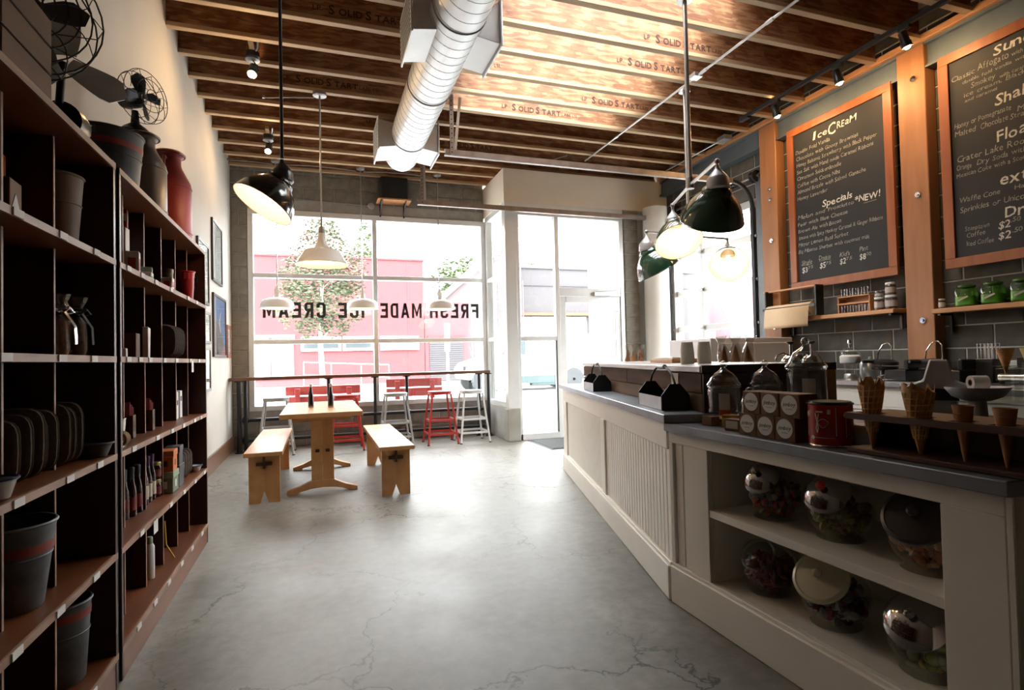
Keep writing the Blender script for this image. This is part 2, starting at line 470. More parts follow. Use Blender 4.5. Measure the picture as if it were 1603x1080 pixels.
# windows -----------------------------------------------------------
FD = .10
def frame_bars(o, mb_list):
    pass
w1 = MB()
w1.box(-.93, 2.62, YB-.02, YB+FD, .53, .60).box(-.93, 2.62, YB-.02, YB+FD, 3.37, 3.45)
w1.box(-.93, -.86, YB-.02, YB+FD, .60, 3.37).box(2.545, 2.62, YB-.02, YB+FD, .60, 3.37)
window_1 = struct(build('window_1', w1, m_alu, bevel=.004))
build('mullion', MB().box(.815, .88, YB-.02, YB+FD, .60, 3.37), m_alu, window_1, bevel=.004)
for z in (1.52, 2.485):
    for (a, b) in ((-.86, .815), (.88, 2.545)):
        build('rail', MB().box(a, b, YB-.015, YB+FD-.01, z-.032, z+.032), m_alu, window_1, bevel=.004)
for (a, b) in ((-.86, .815), (.88, 2.545)):
    for (z0, z1) in ((.60, 1.488), (1.552, 2.453), (2.517, 3.37)):
        build('pane', MB().box(a, b, YB+.035, YB+.043, z0, z1), m_pane, window_1)
# window lettering, reads from the street: FRESH MADE ICE CREAM
lt = MB()
def wtext(s, xr, xl):
    block_text(lt, s, basis((-1, 0, 0), (0, 0, 1), (xr, YB+.030, 1.872)), .232, xr-xl)
wtext('FRESH', 2.49, 1.69); wtext('MADE', 1.56, .92); wtext('ICE', .68, .30); wtext('CREAM', .12, -.745)
wl = flat('window_lettering', lt, m_text, window_1)
wl['label'] = 'black capital lettering on the glass, reversed from inside'

w2 = MB()
x0, x1 = 2.615, 2.715
w2.box(x0, x1, 7.86, 8.75, .49, .56).box(x0, x1, 7.86, 8.75, 3.42, 3.50).box(x0, x1, 8.68, 8.87, .56, 3.42).box(x0, x1, 7.80, 7.87, .56, 3.42)
window_2 = struct(build('window_2', w2, m_alu, bevel=.004))
for z in (1.51, 2.465):
    build('rail', MB().box(x0+.005, x1-.005, 7.87, 8.68, z-.03, z+.03), m_alu, window_2, bevel=.004)
for (z0, z1) in ((.56, 1.48), (1.54, 2.435), (2.495, 3.42)):
    build('pane', MB().box(2.66, 2.668, 7.87, 8.68, z0, z1), m_pane, window_2)

# entrance: frame, sidelight, transom, door --------------------------
f1 = MB().box(2.60, 2.77, YD-.02, YD+.11, .47, 3.50).box(2.775, 2.82, YD, YD+.1, 0, 3.32)
f1.box(2.77, 4.57, YD, YD+.1, 3.32, 3.50).box(4.50, 4.57, YD, YD+.1, 0, 3.32).box(3.395, 3.46, YD, YD+.1, 0, 3.32)
f1.box(2.77, 3.40, YD, YD+.1, 0, .09)
window_3 = struct(build('window_3', f1, m_alu, bevel=.004))
build('rail', MB().box(2.82, 3.395, YD+.005, YD+.095, 1.455, 1.52), m_alu, window_3, bevel=.004)
build('rail', MB().box(3.46, 4.50, YD+.005, YD+.095, 2.13, 2.25), m_alu, window_3, bevel=.004)
for (a, b, z0, z1) in ((2.82, 3.395, .09, 1.455), (2.82, 3.395, 1.52, 3.32), (3.46, 4.50, 2.25, 3.32)):
    build('pane', MB().box(a, b, YD+.045, YD+.053, z0, z1), m_pane, window_3)
build('gasket', MB().box(3.378, 3.396, YD-.004, YD+.02, .09, 1.455), m_alu_dark, window_3)
d1 = MB().box(3.465, 3.56, YD+.02, YD+.07, .01, 2.125).box(4.40, 4.495, YD+.02, YD+.07, .01, 2.125).box(3.56, 4.40, YD+.02, YD+.07, .01, .22).box(3.56, 4.40, YD+.02, YD+.07, 2.03, 2.125)
door_1 = struct(build('door_1', d1, m_alu, bevel=.004))
build('pane', MB().box(3.56, 4.40, YD+.042, YD+.05, .22, 2.03), m_pane, door_1)
build('pull_handle', MB().tube([(4.44, YD+.02, .9), (4.44, YD-.04, .9), (4.44, YD-.04, 1.9), (4.44, YD+.02, 1.9)], .012, 8), m_alu, door_1, smooth=True)
dc = MB().box(4.02, 4.30, YD-.05, YD+.02, 2.13, 2.19).bar((4.05, YD-.03, 2.20), (4.42, YD-.08, 2.22), .02, .012)
build('door_closer', dc, m_grille, door_1, bevel=.004)
# outside cheek of the recessed entrance, block pilaster and the round column inside
struct(build('trim_4', MB().box(4.60, 5.55, YD+.12, 9.0, 0, 3.5), m_plaster))
pil = struct(build('trim_5', MB().box(4.57, 4.83, YD-.01, YD+.1, 0, 3.50), m_mortar))
masonry(pil, (4.57, YD-.01, 0), (1, 0, 0), (0, -1, 0), .26, 0, 3.48, phase=.44, half=0)
cl = MB().lathe([(.19, 0), (.19, 3.50)], 28, Matrix.Translation((5.03, 7.50, 0)))
struct(build('trim_6', cl, m_plaster, smooth=True))
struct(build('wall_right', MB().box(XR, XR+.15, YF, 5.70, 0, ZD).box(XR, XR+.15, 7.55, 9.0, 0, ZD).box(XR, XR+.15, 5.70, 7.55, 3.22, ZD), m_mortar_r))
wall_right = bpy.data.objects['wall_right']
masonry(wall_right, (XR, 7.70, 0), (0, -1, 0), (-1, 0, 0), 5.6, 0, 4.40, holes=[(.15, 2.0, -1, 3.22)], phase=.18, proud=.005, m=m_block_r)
# white tile splash low on the right wall
tile_m = mat('white_tile', (.70, .69, .66), .25, var=.02)
tl = struct(build('trim_7', MB().box(XR-.022, XR-.012, 1.6, 3.32, .90, 1.09), mat('tile_grout', (.45, .44, .42), .8)))
tm = build('tile', MB().box(XR-.030, XR-.022, .004, .146, .004, .091), tile_m, tl, bevel=.002)
first = True
for r in range(2):
    for k in range(11):
        if first: first = False; tm.location = (0, 1.62, .90); continue
        part('tile', tm, tl, (0, 1.62+.15*k+(.075 if r else 0), .90+.095*r))

# glazed sectional garage door in the right wall
gx0, gx1 = XR-.02, XR+.04
g = MB().box(gx0, gx1, 5.70, 5.78, 0, 3.2).box(gx0, gx1, 7.47, 7.55, 0, 3.2).box(gx0, gx1, 5.78, 7.47, 3.10, 3.2).box(gx0, gx1, 5.78, 7.47, 0, .12)
door_2 = struct(build('door_2', g, m_alu, bevel=.003), 'glazed sectional garage door with aluminium rails')
zs = (.12, .52, 1.05, 1.59, 2.15, 2.71, 3.10)
for z in zs[1:-1]:
    build('rail', MB().box(gx0, gx1, 5.78, 7.47, z-.045, z+.045), m_alu, door_2, bevel=.003)
build('stile', MB().box(gx0-.005, gx1, 6.82, 6.885, .12, 3.10), m_alu, door_2, bevel=.003)
for i in range(len(zs)-1):
    for (a, b) in ((5.78, 6.82), (6.885, 7.47)):
        build('pane', MB().box(XR+.008, XR+.014, a, b, zs[i]+(.045 if i else 0), zs[i+1]-.045), m_pane, door_2)
for z in zs[1:-1]:
    for y in (5.75, 6.85, 7.50):
        build('hinge', MB().box(gx0-.03, gx0, y-.03, y+.03, z-.02, z+.02).cyl((gx0-.03, y-.04, z), (gx0-.03, y+.04, z), .012, n=8), m_steel, door_2)
jb = MB().box(XR-.06, XR-.012, 5.60, 5.70, 0, 3.5).box(XR-.06, XR-.012, 7.55, 7.62, 0, 3.4)
build('door_jamb', jb, mat('grey_steel_jamb', (.16, .17, .18), .5, .4, var=.1), door_2, bevel=.003)

# timber posts, ledger and the blue-grey steel beam on the right wall
for i, (ya, yb_) in enumerate(((5.26, 5.52), (3.50, 3.755), (1.6, 1.86))):
    p = struct(build('trim_%d' % (8+i), MB().box(5.25, XR-.013, ya, yb_, 0, 3.99), m_post, bevel=.006))
    for z in ((3.2, 3.07, 2.56, 1.5, .5), (3.70, 2.62, 1.46, .5), (3.3, 1.4))[i]:
        build('bolt', MB().cyl((5.25, (ya+yb_)/2-.03, z), (5.236, (ya+yb_)/2-.03, z), .026, n=12).cyl((5.238, (ya+yb_)/2-.03, z), (5.222, (ya+yb_)/2-.03, z), .014, n=6), m_chrome, p)
struct(build('trim_11', MB().box(5.22, XR, 2.0, 7.69, 4.0, 4.06), m_fir, bevel=.004))
bmn = MB().box(5.30, XR-.013, 2.0, 7.69, 3.76, 3.995).box(5.26, 5.30, 2.0, 7.69, 3.975, 3.998).box(5.26, 5.30, 2.0, 7.69, 3.76, 3.78)
struct(build('trim_12', bmn, m_steelbeam))

# ceiling: deck with a skylight opening, every joist a part with flanges and stamps
SX0, SX1, SY0, SY1 = 1.50, 3.50, 3.40, 6.02
dk = MB().box(XL-.15, XR+.15, SY1, 9.2, ZD, ZD+.1).box(XL-.15, XR+.15, YF-.15, SY0, ZD, ZD+.1).box(XL-.15, SX0, SY0, SY1, ZD, ZD+.1).box(SX1, XR+.15, SY0, SY1, ZD, ZD+.1)
ceiling = struct(build('ceiling', dk, m_deck))
web_m = build('joist', MB().box(XL, 5.24, -.006, .006, ZJ+.036, ZD-.036), m_osb, ceiling)
fl_m = build('flange', MB().box(XL, 5.24, -.031, .031, 0, .038), m_flange, web_m, bevel=.003)
fl_m.location = (0, 0, ZJ)
up_m = part('flange', fl_m, web_m, (0, 0, ZD-.038))
JY = [8.66 - .4275*k for k in range(26)]
joists = []
for k, y in enumerate(JY):
    if k == 0: w = web_m; w.location = (0, y, 0)
    else:
        w = part('joist', web_m, ceiling, (0, y, 0))
        part('flange', fl_m, w, (0, 0, ZJ)); part('flange', fl_m, w, (0, 0, ZD-.038))
    joists.append(w)
m_stamp = mat('joist_ink', (.05, .018, .012), .8)
def stamp(k, x, z=4.102, size=.092):
    mb = MB()
    q = lambda w, dx, dz, sz, off: text(mb, w, basis((1,0,0), (0,0,1), (x+dx, -.0085, z+dz)), sz, off=off, sx=1.0)
    q('LP', 0, .012, size*.72, .01); q('S', .125, 0, size*1.18, .02); q('OLID', .205, 0, size*.92, .02)
    q('S', .425, 0, size*1.18, .02); q('TART', .505, 0, size*.92, .02); q('LABE LSL', .76, .006, size*.58, 0)
    o = flat('ink_stamp', mb, m_stamp, joists[k]); o['kind'] = 'stuff'
    return o
STAMPS = [(6, 2.06), (7, 2.88), (8, .80), (9, 2.84), (10, 2.88), (6, -.3), (9, .0), (3, 1.6), (4, .6), (11, 1.1)]
for k, x in STAMPS: stamp(k, x)
# skylight: curb and pane above the deck
sk = MB().box(SX0-.05, SX0, SY0-.05, SY1+.05, ZD+.1, ZD+.35).box(SX1, SX1+.05, SY0-.05, SY1+.05, ZD+.1, ZD+.35).box(SX0, SX1, SY0-.05, SY0, ZD+.1, ZD+.35).box(SX0, SX1, SY1, SY1+.05, ZD+.1, ZD+.35)
window_4 = struct(build('window_4', sk, m_alu), 'skylight curb above the joists')
build('pane', MB().box(SX0-.04, SX1+.04, SY0-.04, SY1+.04, ZD+.35, ZD+.36), m_pane, window_4)

# ================================================================== SHELVING
SXF, SXB = -.725, -1.135          # front and back of the shelving
LEV = (.130, .505, .877, 1.245, 1.615, 1.985)
def shelving(name, label, y0, y1, divs, tags_at):
    t = thing(name, label, 'shelf', ((SXF+SXB)/2, (y0+y1)/2, 0))
    ox, oy = (SXF+SXB)/2, (y0+y1)/2
    D = (SXF-SXB)/2
    a, b = y0-oy, y1-oy
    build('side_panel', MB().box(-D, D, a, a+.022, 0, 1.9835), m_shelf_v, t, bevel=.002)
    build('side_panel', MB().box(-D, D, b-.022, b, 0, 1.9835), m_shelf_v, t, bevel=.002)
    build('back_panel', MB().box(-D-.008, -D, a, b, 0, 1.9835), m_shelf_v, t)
    build('plinth', MB().box(D-.02, D-.002, a+.022, b-.022, 0, .108), m_shelf, t)
    for i, z in enumerate(LEV):
        s = build('shelf_board', MB().box(-D, D-.006, a+.022, b-.022, z-.023, z-.0015), m_shelf, t)
        build('edge_strip', MB().box(D-.006, D+.002, a+.0, b-.0, z-.024, z-.0015), m_shelf_edge, s)
        if i in tags_at:
            for y in tags_at[i]:
                h = MB().box(D+.002, D+.006, y-.027-oy, y+.027-oy, z-.023, z-.002)
                build('label_holder', h, m_card, s)
    for i in range(5):
        for y in divs:
            yy = y-oy
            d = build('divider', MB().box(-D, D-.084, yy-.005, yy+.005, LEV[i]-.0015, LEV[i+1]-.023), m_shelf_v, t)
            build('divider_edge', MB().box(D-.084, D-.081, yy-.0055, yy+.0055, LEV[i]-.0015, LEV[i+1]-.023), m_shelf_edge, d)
    return t
tg = lambda o: [1.72+o, 2.0+o, 2.26+o]
shelving('shelving_unit', 'tall mahogany pigeonhole shelving unit nearest the camera with galvanised buckets', .9, 2.505,
         (1.24, 1.56, 1.88, 2.20), {0: [2.25], 1: [1.75, 2.0, 2.28], 2: [1.76, 2.07, 2.32], 3: [1.7, 2.02, 2.27], 4: [1.76, 2.03, 2.3], 5: []})
shelving('shelving_unit', 'tall mahogany pigeonhole shelving unit with bottles farther along the wall', 2.55, 4.32,
         (2.88, 3.20, 3.52, 3.84, 4.16), {0: [2.75, 3.0, 3.25, 3.53, 3.8, 4.1], 1: [2.8, 3.3, 3.6, 3.9, 4.2], 2: [2.7, 3.06, 3.34, 3.6, 3.9, 4.1], 3: [2.64, 2.8, 2.95, 3.2, 3.45, 3.8, 4.05], 4: [2.65, 2.84, 3.06, 3.35, 3.75, 4.0], 5: []})
fill = struct(build('trim_20', MB().box(-.80, -.735, 2.506, 2.549, 0, 2.0), mat('dark_green_filler', (.03, .045, .04), .6)))

m_galv = mat('weathered_galvanised', (.11, .115, .12), .5, .55, var=.3, scale=14, detail=6)
m_galv_d = mat('dark_galvanised', (.07, .07, .072), .55, .5, var=.35, scale=9, detail=6)
m_redband = mat('faded_red_band', (.25, .035, .025), .6, var=.3, scale=20)
m_redcan = mat('weathered_red_paint', (.28, .028, .022), .45, var=.45, scale=9, stretch=(1, 1, .25), detail=6)
m_milk = mat('tarnished_can', (.13, .105, .09), .42, .6, var=.4, scale=6, stretch=(1, 1, .3), detail=6)
m_oldwood = wood('old_bucket_wood', (.10, .055, .035), (.20, .125, .085), 'z', .6, 10)
m_burlap = mat('brown_canvas', (.085, .062, .048), .9, var=.25, scale=30, bump=.4)
m_enamel = mat('white_enamel', (.62, .62, .60), .25)
m_navy = mat('navy_enamel_rim', (.02, .03, .12), .3)
m_kraft = mat('kraft_board', (.17, .085, .042), .75, var=.1, scale=15)
m_kraft_d = mat('dark_kraft_board', (.12, .06, .03), .75, var=.15, scale=12)
m_orange = mat('orange_board', (.62, .16, .03), .6)
m_green_pale = mat('pale_green_board', (.28, .38, .25), .6)
m_pink = mat('pink_card', (.50, .12, .13), .7)
m_red = mat('red_paint', (.50, .035, .03), .35)
m_white = mat('white_paper', (.75, .74, .72), .7)
m_cello = glass('cellophane', (.86, .84, .82), 1.6, .05)
m_bottle = mat('dark_soda_glass', (.022, .006, .010), .08, coat=.5)
m_purple = mat('purple_foil', (.06, .02, .09), .3)
m_lab_red = mat('wine_red_label', (.20, .03, .035), .6)
m_lab_cream = mat('cream_label', (.55, .48, .38), .6)
m_gold = mat('brass_lid', (.55, .40, .18), .3, .9)

def bucket(name, label, loc, r0, r1, h, band=None, m=m_galv, cat='bucket', rib=True):
    t = thing(name, label, cat, loc)
    pr = [(r0*.96, 0), (r0, .004), (r1, h), (r1-.004, h), (r0-.004, .008), (.001, .008)]
    build('body', MB().lathe(pr, 32, cap=False).lathe([(.001, .0), (r0*.96, .0)], 32, cap=False), m, t, smooth=True)
    build('rim', MB().ring((0, 0, h), r1, .005, n=32), m, t, smooth=True)
    if band:
        z = h*band; rr = r0+(r1-r0)*band
        build('painted_band', MB().lathe([(rr+.0012, z-.014), (rr+.0025, z+.014)], 32, cap=False), m_redband, t, smooth=True)
    if rib:
        z = h*.62; rr = r0+(r1-r0)*.62
        build('hoop', MB().ring((0, 0, z), rr, .003, n=32), m, t, smooth=True)
    for s in (-1, 1):
        build('ear', MB().box(-.016, .016, s*r1-.004, s*r1+.010, h-.05, h-.01), m, t, bevel=.003)
    return t
bucket('wooden_bucket', 'brown coopered bucket with a dark hoop on the upper shelf', (-.87, 2.36, 1.615), .07, .088, .26, None, m_oldwood)
bucket('metal_bucket', 'wide grey galvanised bucket with a broad red stripe', (-.865, 2.04, .505), .085, .115, .245, .72)
bucket('metal_bucket', 'narrow galvanised bucket with a thin red band on the lowest shelf', (-.86, 2.35, .13), .082, .098, .27, .86)
bucket('galvanised_tub', 'dark galvanised tub with a faded red band on top of the shelving', (-.92, 3.03, 1.986), .13, .155, .29, .78, m_galv_d, 'tub')

def milkcan(label, loc, m, r=.135, h=.47, lidm=None):
    t = thing('milk_can', label, 'milk can', loc)
    pr = [(r*.97, 0), (r, .01), (r, h*.62), (r*.97, h*.66), (r*.60, h*.82), (r*.55, h*.86), (r*.55, h*.93), (r*.72, h*.965)]
    build('body', MB().lathe(pr, 32), m, t, smooth=True)
    build('lid', MB().lathe([(r*.74, h*.955), (r*.76, h*.975), (r*.62, h), (.01, h*1.005)], 28), lidm or m, t, smooth=True)
    for z in (.06, h*.60): build('hoop', MB().ring((0, 0, z), r, .004, n=32), m, t, smooth=True)
    for s in (-1, 1):
        build('handle', MB().tube([(0, s*r*.58, h*.90), (0, s*r*.92, h*.90), (0, s*r*.98, h*.82), (0, s*r*.90, h*.70)], .008, 6), m, t, smooth=True)
    return t
milkcan('dull grey milk can between the tub and the red can', (-.89, 3.50, 1.986), m_milk, .118, .48)
milkcan('weathered red milk can at the far end on top of the shelving', (-.88, 4.05, 1.986), m_redcan, .125, .58)

# vintage fans ------------------------------------------------------
m_fanblade = mat('brushed_fan_blade', (.50, .52, .53), .38, .35, var=.2, scale=5)
m_fanblade_d = mat('dark_fan_blade', (.05, .06, .065), .4, .5)
def blade_mesh(R, w0, w1, tilt, th=.0015, n=7):
    vs = []; fs = []
    for i in range(n):
        u = i/(n-1); r = .10*R + u*.90*R
        w = (w0 + (w1-w0)*math.sin(min(1, u*1.25)*PI/2))*(1 if u < .7 else math.sqrt(max(.02, 1-((u-.7)/.3)**2)))
        a = tilt*(1-.35*u)
        for s in (-1, 0, 1):
            vs.append((s*w*math.cos(a), r, s*w*math.sin(a) + (0.008 if s == 0 else 0)))
    m = len(vs)
    vs += [(x, y, z-th) for x, y, z in vs]
    for i in range(n-1):
        for k in range(2):
            q = (i*3+k, i*3+k+1, i*3+k+4, i*3+k+3)
            fs.append(q); fs.append(tuple(m+j for j in reversed(q)))
    rim = [0, 1, 2] + [i*3+2 for i in range(1, n)] + [(n-1)*3+1] + [i*3 for i in range(n-1, 0, -1)]
    for a, b in zip(rim, rim[1:]+rim[:1]): fs.append((a, a+m, b+m, b))
    return MB().add(vs, fs)
def desk_fan(name, label, loc, rz, R, hub_z, nrings, nspokes, nbl=4, bm=None, wire=.0022):
    t = thing(name, label, 'fan', loc, rz)
    # local: fan axis +X, base on z=0
    build('base', MB().lathe([(R*.55, 0), (R*.56, .012), (R*.40, .035), (R*.16, .06), (R*.11, hub_z-.07)], 24, Matrix.Translation((-.04, 0, 0))), m_black, t, smooth=True)
    M = Matrix.Translation((-.13, 0, hub_z)) @ Matrix.Rotation(PI/2, 4, 'Y')
    k = R/.17
    build('motor', MB().lathe([(.02*k, 0), (.05*k, .008), (.062*k, .035), (.062*k, .11), (.045*k, .135), (.012, .145), (.012, .16)], 24, M), m_black, t, smooth=True)
    cg = MB()
    xo = .035
    for i in range(nrings):
        u = i/(nrings-1); r = R*(.22+.78*u); x = xo + .045*k*(1-u**2.2)
        cg.ring((x, 0, hub_z), r, wire, (1, 0, 0), 28, 5)
    cg.ring((xo-.06*k, 0, hub_z), R*.96, wire, (1, 0, 0), 28, 5)
    for j in range(nspokes):
        a = 2*PI*j/nspokes
        pts = []
        for i in range(7):
            u = i/6; r = R*(.22+.78*u); aa = a + .25*math.sin(u*PI)
            pts.append((xo + .045*k*(1-u**2.2), r*math.cos(aa), hub_z+r*math.sin(aa)))
        pts += [(xo-.06*k, R*.96*math.cos(a), hub_z+R*.96*math.sin(a)), (xo-.10*k, R*.45*math.cos(a), hub_z+R*.45*math.sin(a))]
        cg.tube(pts, wire*.8, 4)
    build('cage', cg, m_black, t, smooth=True)
    build('hub', MB().sphere((.012, 0, hub_z), .022*k, 14, 8), m_chrome, t, smooth=True)
    bmesh_ = blade_mesh(R*.86, R*.10, R*.27, .55)
    b0 = None
    for j in range(nbl):
        rot = Matrix.Rotation(2*PI*j/nbl+.3, 4, 'X') @ Matrix.Rotation(PI/2, 4, 'Y')
        if b0 is None: b0 = build('blade', bmesh_, bm or m_fanblade_d, t, smooth=True); b = b0
        else: b = part('blade', b0, t)
        b.matrix_local = Matrix.Translation((.008, 0, hub_z)) @ rot
    return t
desk_fan('desk_fan', 'small black vintage desk fan standing on the grey milk can', (-.89, 3.50, 2.470), -.55, .14, .20, 3, 10)
desk_fan('desk_fan', 'big black caged vintage fan at the near end on top of the shelving', (-.93, 2.30, 1.986), -1.15, .22, .43, 6, 12, 4, m_galv_d, .003)
# propeller fan lying on its motor
t = thing('propeller_fan', 'loose propeller fan with a broad bare metal blade beside the caged fan', 'fan', (-.95, 2.70, 1.986))
build('motor', MB().lathe([(.03, 0), (.075, .012), (.08, .06), (.075, .11), (.03, .13)], 24, Matrix.Translation((0, -.07, .20)) @ Matrix.Rotation(-PI/2, 4, 'X')), m_black, t, smooth=True)
build('bracket', MB().bar((-.03, -.10, .012), (-.03, -.02, .16), .03, .02).bar((.03, -.10, .012), (.03, -.02, .16), .03, .02).box(-.09, .09, -.13, .10, 0, .014).bar((0, .05, .10), (.09, .085, .07), .03, .018), m_black, t, bevel=.003)
build('cable', MB().tube([(.03, .05, .17), (.06, .08, .24), (.05, .10, .2), (.06, .09, .10), (.05, .07, .02)], .004, 6), m_black, t, smooth=True)
bb = None
nrm = Vector((.45, -.85, .25)).normalized(); e1 = Vector((.85, .45, 0)).normalized(); e2 = nrm.cross(e1)
for j, ang in enumerate((-.42, 1.67, 3.76)):
    if bb is None: bb = build('blade', blade_mesh(.225, .05, .085, .30, .003), m_fanblade, t, smooth=True); b = bb
    else: b = part('blade', bb, t)
    rad = math.cos(ang)*e1 + math.sin(ang)*e2
    M = Matrix((rad.cross(nrm), rad, nrm)).transposed().to_4x4(); M.translation = Vector((.02, -.09, .42)); b.matrix_local = M
build('shaft', MB().cyl((0, -.06, .26), (.02, -.085, .42), .014), m_black, t, smooth=True)
# wooden crate at the very left on top of the shelving
t = thing('wooden_crate', 'worn wooden crate at the left edge on top of the shelving', 'crate', (-.86, 1.86, 1.986))
mw_ = wood('worn_crate_wood', (.07, .033, .014), (.15, .075, .035), 'y', .7, 9)
for i in range(3):
    for s in (-1, 1): build('side_slat', MB().box(s*.115-.007, s*.115+.007, -.14, .14, .005+i*.085, .083+i*.085), mw_, t, bevel=.002)
    for s in (-1, 1): build('end_slat', MB().box(-.108, .108, s*.133-.007, s*.133+.007, .005+i*.085, .083+i*.085), mw_, t, bevel=.002)
build('bottom_board', MB().box(-.108, .108, -.126, .126, 0, .01), mw_, t)

# shelf goods -------------------------------------------------------
def carton(name, label, cat, loc, sx, sy, h, m, lidm=None, rz=0, group=None, lab=None, labm=None):
    t = thing(name, label, cat, loc, rz, group)
    build('box_body', MB().box(-sx/2, sx/2, -sy/2, sy/2, 0, h*(.72 if lidm else 1)), m, t, bevel=.002)
    if lidm: build('lid', MB().box(-sx/2-.003, sx/2+.003, -sy/2-.003, sy/2+.003, h*.70, h), lidm, t, bevel=.002)
    if lab:
        w, hh, zc = lab
        build('paper_label', MB().box(sx/2, sx/2+.0008, -w/2, w/2, zc-hh/2, zc+hh/2).box(-w/2, w/2, -sy/2-.0008, -sy/2, zc-hh/2, zc+hh/2), labm or m_white, t)
    return t
SX = -.80
carton('carton', 'brown open carton on the upper shelf at the left edge', 'box', (-.865, 1.99, 1.615), .085, .09, .135, m_kraft, None, .1)
carton('carton', 'orange box standing behind the brown carton on the upper shelf', 'box', (-.95, 2.09, 1.615), .09, .09, .25, m_orange)
build('price_card', MB().prism([(-.03, 0), (.03, 0), (.0, .06)], 'x', 0, .002), m_card)
tag(bpy.data.objects['price_card'], 'small white folded price card on the upper shelf edge', 'card'); bpy.data.objects['price_card'].location = (-.765, 1.85, 1.6155)
# cellophane bags with bows
for i, (y, lb) in enumerate(((2.06, 'cellophane bag of toffee tied with a silver ribbon, nearer one'), (2.16, 'cellophane bag of brown sweets tied with a dark ribbon, farther one'))):
    t = thing('gift_bag', lb, 'bag', (-.835+.02*i, 2.30+.09*i, 1.245), .3, 'cellophane gift bags')
    build('contents', MB().lathe([(.028, .003), (.033, .02), (.032, .11), (.012, .14)], 10, Matrix.Diagonal((1, .8, 1, 1))), mat('toffee_%d' % i, (.16, .05, .02) if i == 0 else (.09, .05, .04), .5, var=.6, scale=60), t, smooth=True)
    build('wrapper', MB().lathe([(.033, 0), (.040, .02), (.038, .115), (.012, .15), (.038, .20), (.042, .21)], 14, Matrix.Diagonal((1, .8, 1, 1)), cap=False), m_cello, t, smooth=.3)
    build('ribbon', MB().tube([(.012, 0, .150), (.03, .02, .168), (.042, .035, .155), (.02, .03, .146), (.012, 0, .15), (-.02, -.03, .168), (.03, -.04, .16), (.012, -.01, .15)], .006, 5).tube([(.016, 0, .15), (.044, .005, .10), (.046, .01, .04)], .008, 4), m_chrome if i == 0 else m_charcoal, t, smooth=True)
# row of brown canvas bags standing on edge
def canvas_bag(label, loc, rz, w=.17, h=.17, th=.034, tilt=0, group=None):
    t = thing('canvas_bag', label, 'bag', loc, rz, group)
    pts = []
    for i in range(20):
        a = 2*PI*i/20
        c, s = math.cos(a), math.sin(a)
        pts.append((w/2*math.copysign(abs(c)**.45, c), h/2+h/2*math.copysign(abs(s)**.5, s)))
    vs = []; fs = []
    n = len(pts)
    for (k, sc) in ((-1, .86), (-.55, 1), (.55, 1), (1, .86)):
        for (x, z) in pts: vs.append((x*sc, k*th/2 + tilt*z, h/2+(z-h/2)*sc + (0 if abs(k) < 1 else 0)))
    for r in range(3):
        for k in range(n): fs.append((r*n+k, r*n+(k+1) % n, (r+1)*n+(k+1) % n, (r+1)*n+k))
    fs.append(tuple(range(n-1, -1, -1))); fs.append(tuple(range(3*n, 4*n)))
    zmin = min(v[2] for v in vs)
    b = build('sack', MB().add([(x, y, z-zmin+.004) for x, y, z in vs], fs), m_burlap, t, smooth=True)
    build('seam', MB().tube([(x*1.0, tilt*z, z-zmin+.004) for x, z in pts], .0035, 4, True), m_burlap, t, smooth=True)
    return t
ys = [1.93+.056*i for i in range(5)] + [2.227+.034*i for i in range(5)]
nm = ['nearest', 'second', 'third', 'fourth', 'fifth', 'sixth', 'seventh', 'eighth', 'ninth', 'farthest']
for i, y in enumerate(ys):
    canvas_bag('brown canvas bag on edge, %s of the row on the middle shelf' % nm[i], (-.87+.008*(i % 3), y, .8772), 0, .16, .18+.012*(i % 3), .038 if i < 5 else .031, .02, 'canvas bags on the middle shelf')
def enamel_dish(label, loc, a, b, h, rz=0, rimm=m_navy):
    t = thing('enamel_dish', label, 'dish', loc, rz)
    S_ = Matrix.Diagonal((a, b, 1, 1))
    build('bowl', MB().lathe([(.62, 0), (.66, .002), (.93, h*.9), (1, h), (1, h-.004), (.92, h*.86), (.64, .006), (.01, .006)], 28, S_, cap=False).lathe([(.01, 0), (.62, 0)], 28, S_, cap=False), m_enamel if rimm is m_navy else m_galv, t, smooth=True)
    build('rim', MB().tube([(a*math.cos(2*PI*k/28), b*math.sin(2*PI*k/28), h) for k in range(28)], .0035, 5, True), rimm, t, smooth=True)
    return t
enamel_dish('grey enamel pie dish with a pale rim beside the canvas bags', (-.775, 2.432, .877), .06, .048, .05, 0, m_galv)
enamel_dish('white enamel tray with a navy rim at the left edge of the middle shelf', (-.772, 1.765, .877), .045, .05, .05)

# far unit, top row
carton('tin_box', 'red tin with a round cream emblem on the upper shelf', 'tin', (-.86, 3.06, 1.856), .045, .06, .085, mat('dark_red_tin', (.30, .03, .03), .4), None, .2, None, (.035, .035, .045), m_lab_cream)
carton('carton', 'tall white carton under the red tin on the upper shelf', 'box', (-.86, 3.06, 1.615), .045, .06, .24, m_white)
carton('carton', 'pink and white carton at the front of the upper shelf', 'box', (-.79, 2.955, 1.615), .055, .055, .11, m_white, None, .15, None, (.03, .05, .055), m_pink)
for i in range(3):
    carton('soap_bar', 'pale green wrapped soap, %s of a stack of three' % ('bottom', 'middle', 'top')[i], 'soap', (-.785, 3.14, 1.615+.0232*i), .055, .07, .022, m_green_pale if i != 1 else m_white, None, .1*i, 'soap stack')
carton('carton', 'small red and white carton low on the upper shelf', 'box', (-.770, 3.50, 1.615), .05, .06, .07, m_white, None, 0, None, (.03, .03, .035), m_red)
t = thing('canister', 'dull grey canister on the upper shelf', 'canister', (-.835, 3.79, 1.615))
build('body', MB().lathe([(.026, 0), (.028, .005), (.028, .14), (.026, .145)], 24), m_milk, t, smooth=True)
build('lid', MB().lathe([(.030, .140), (.030, .162), (.012, .166)], 24), m_milk, t, smooth=True)
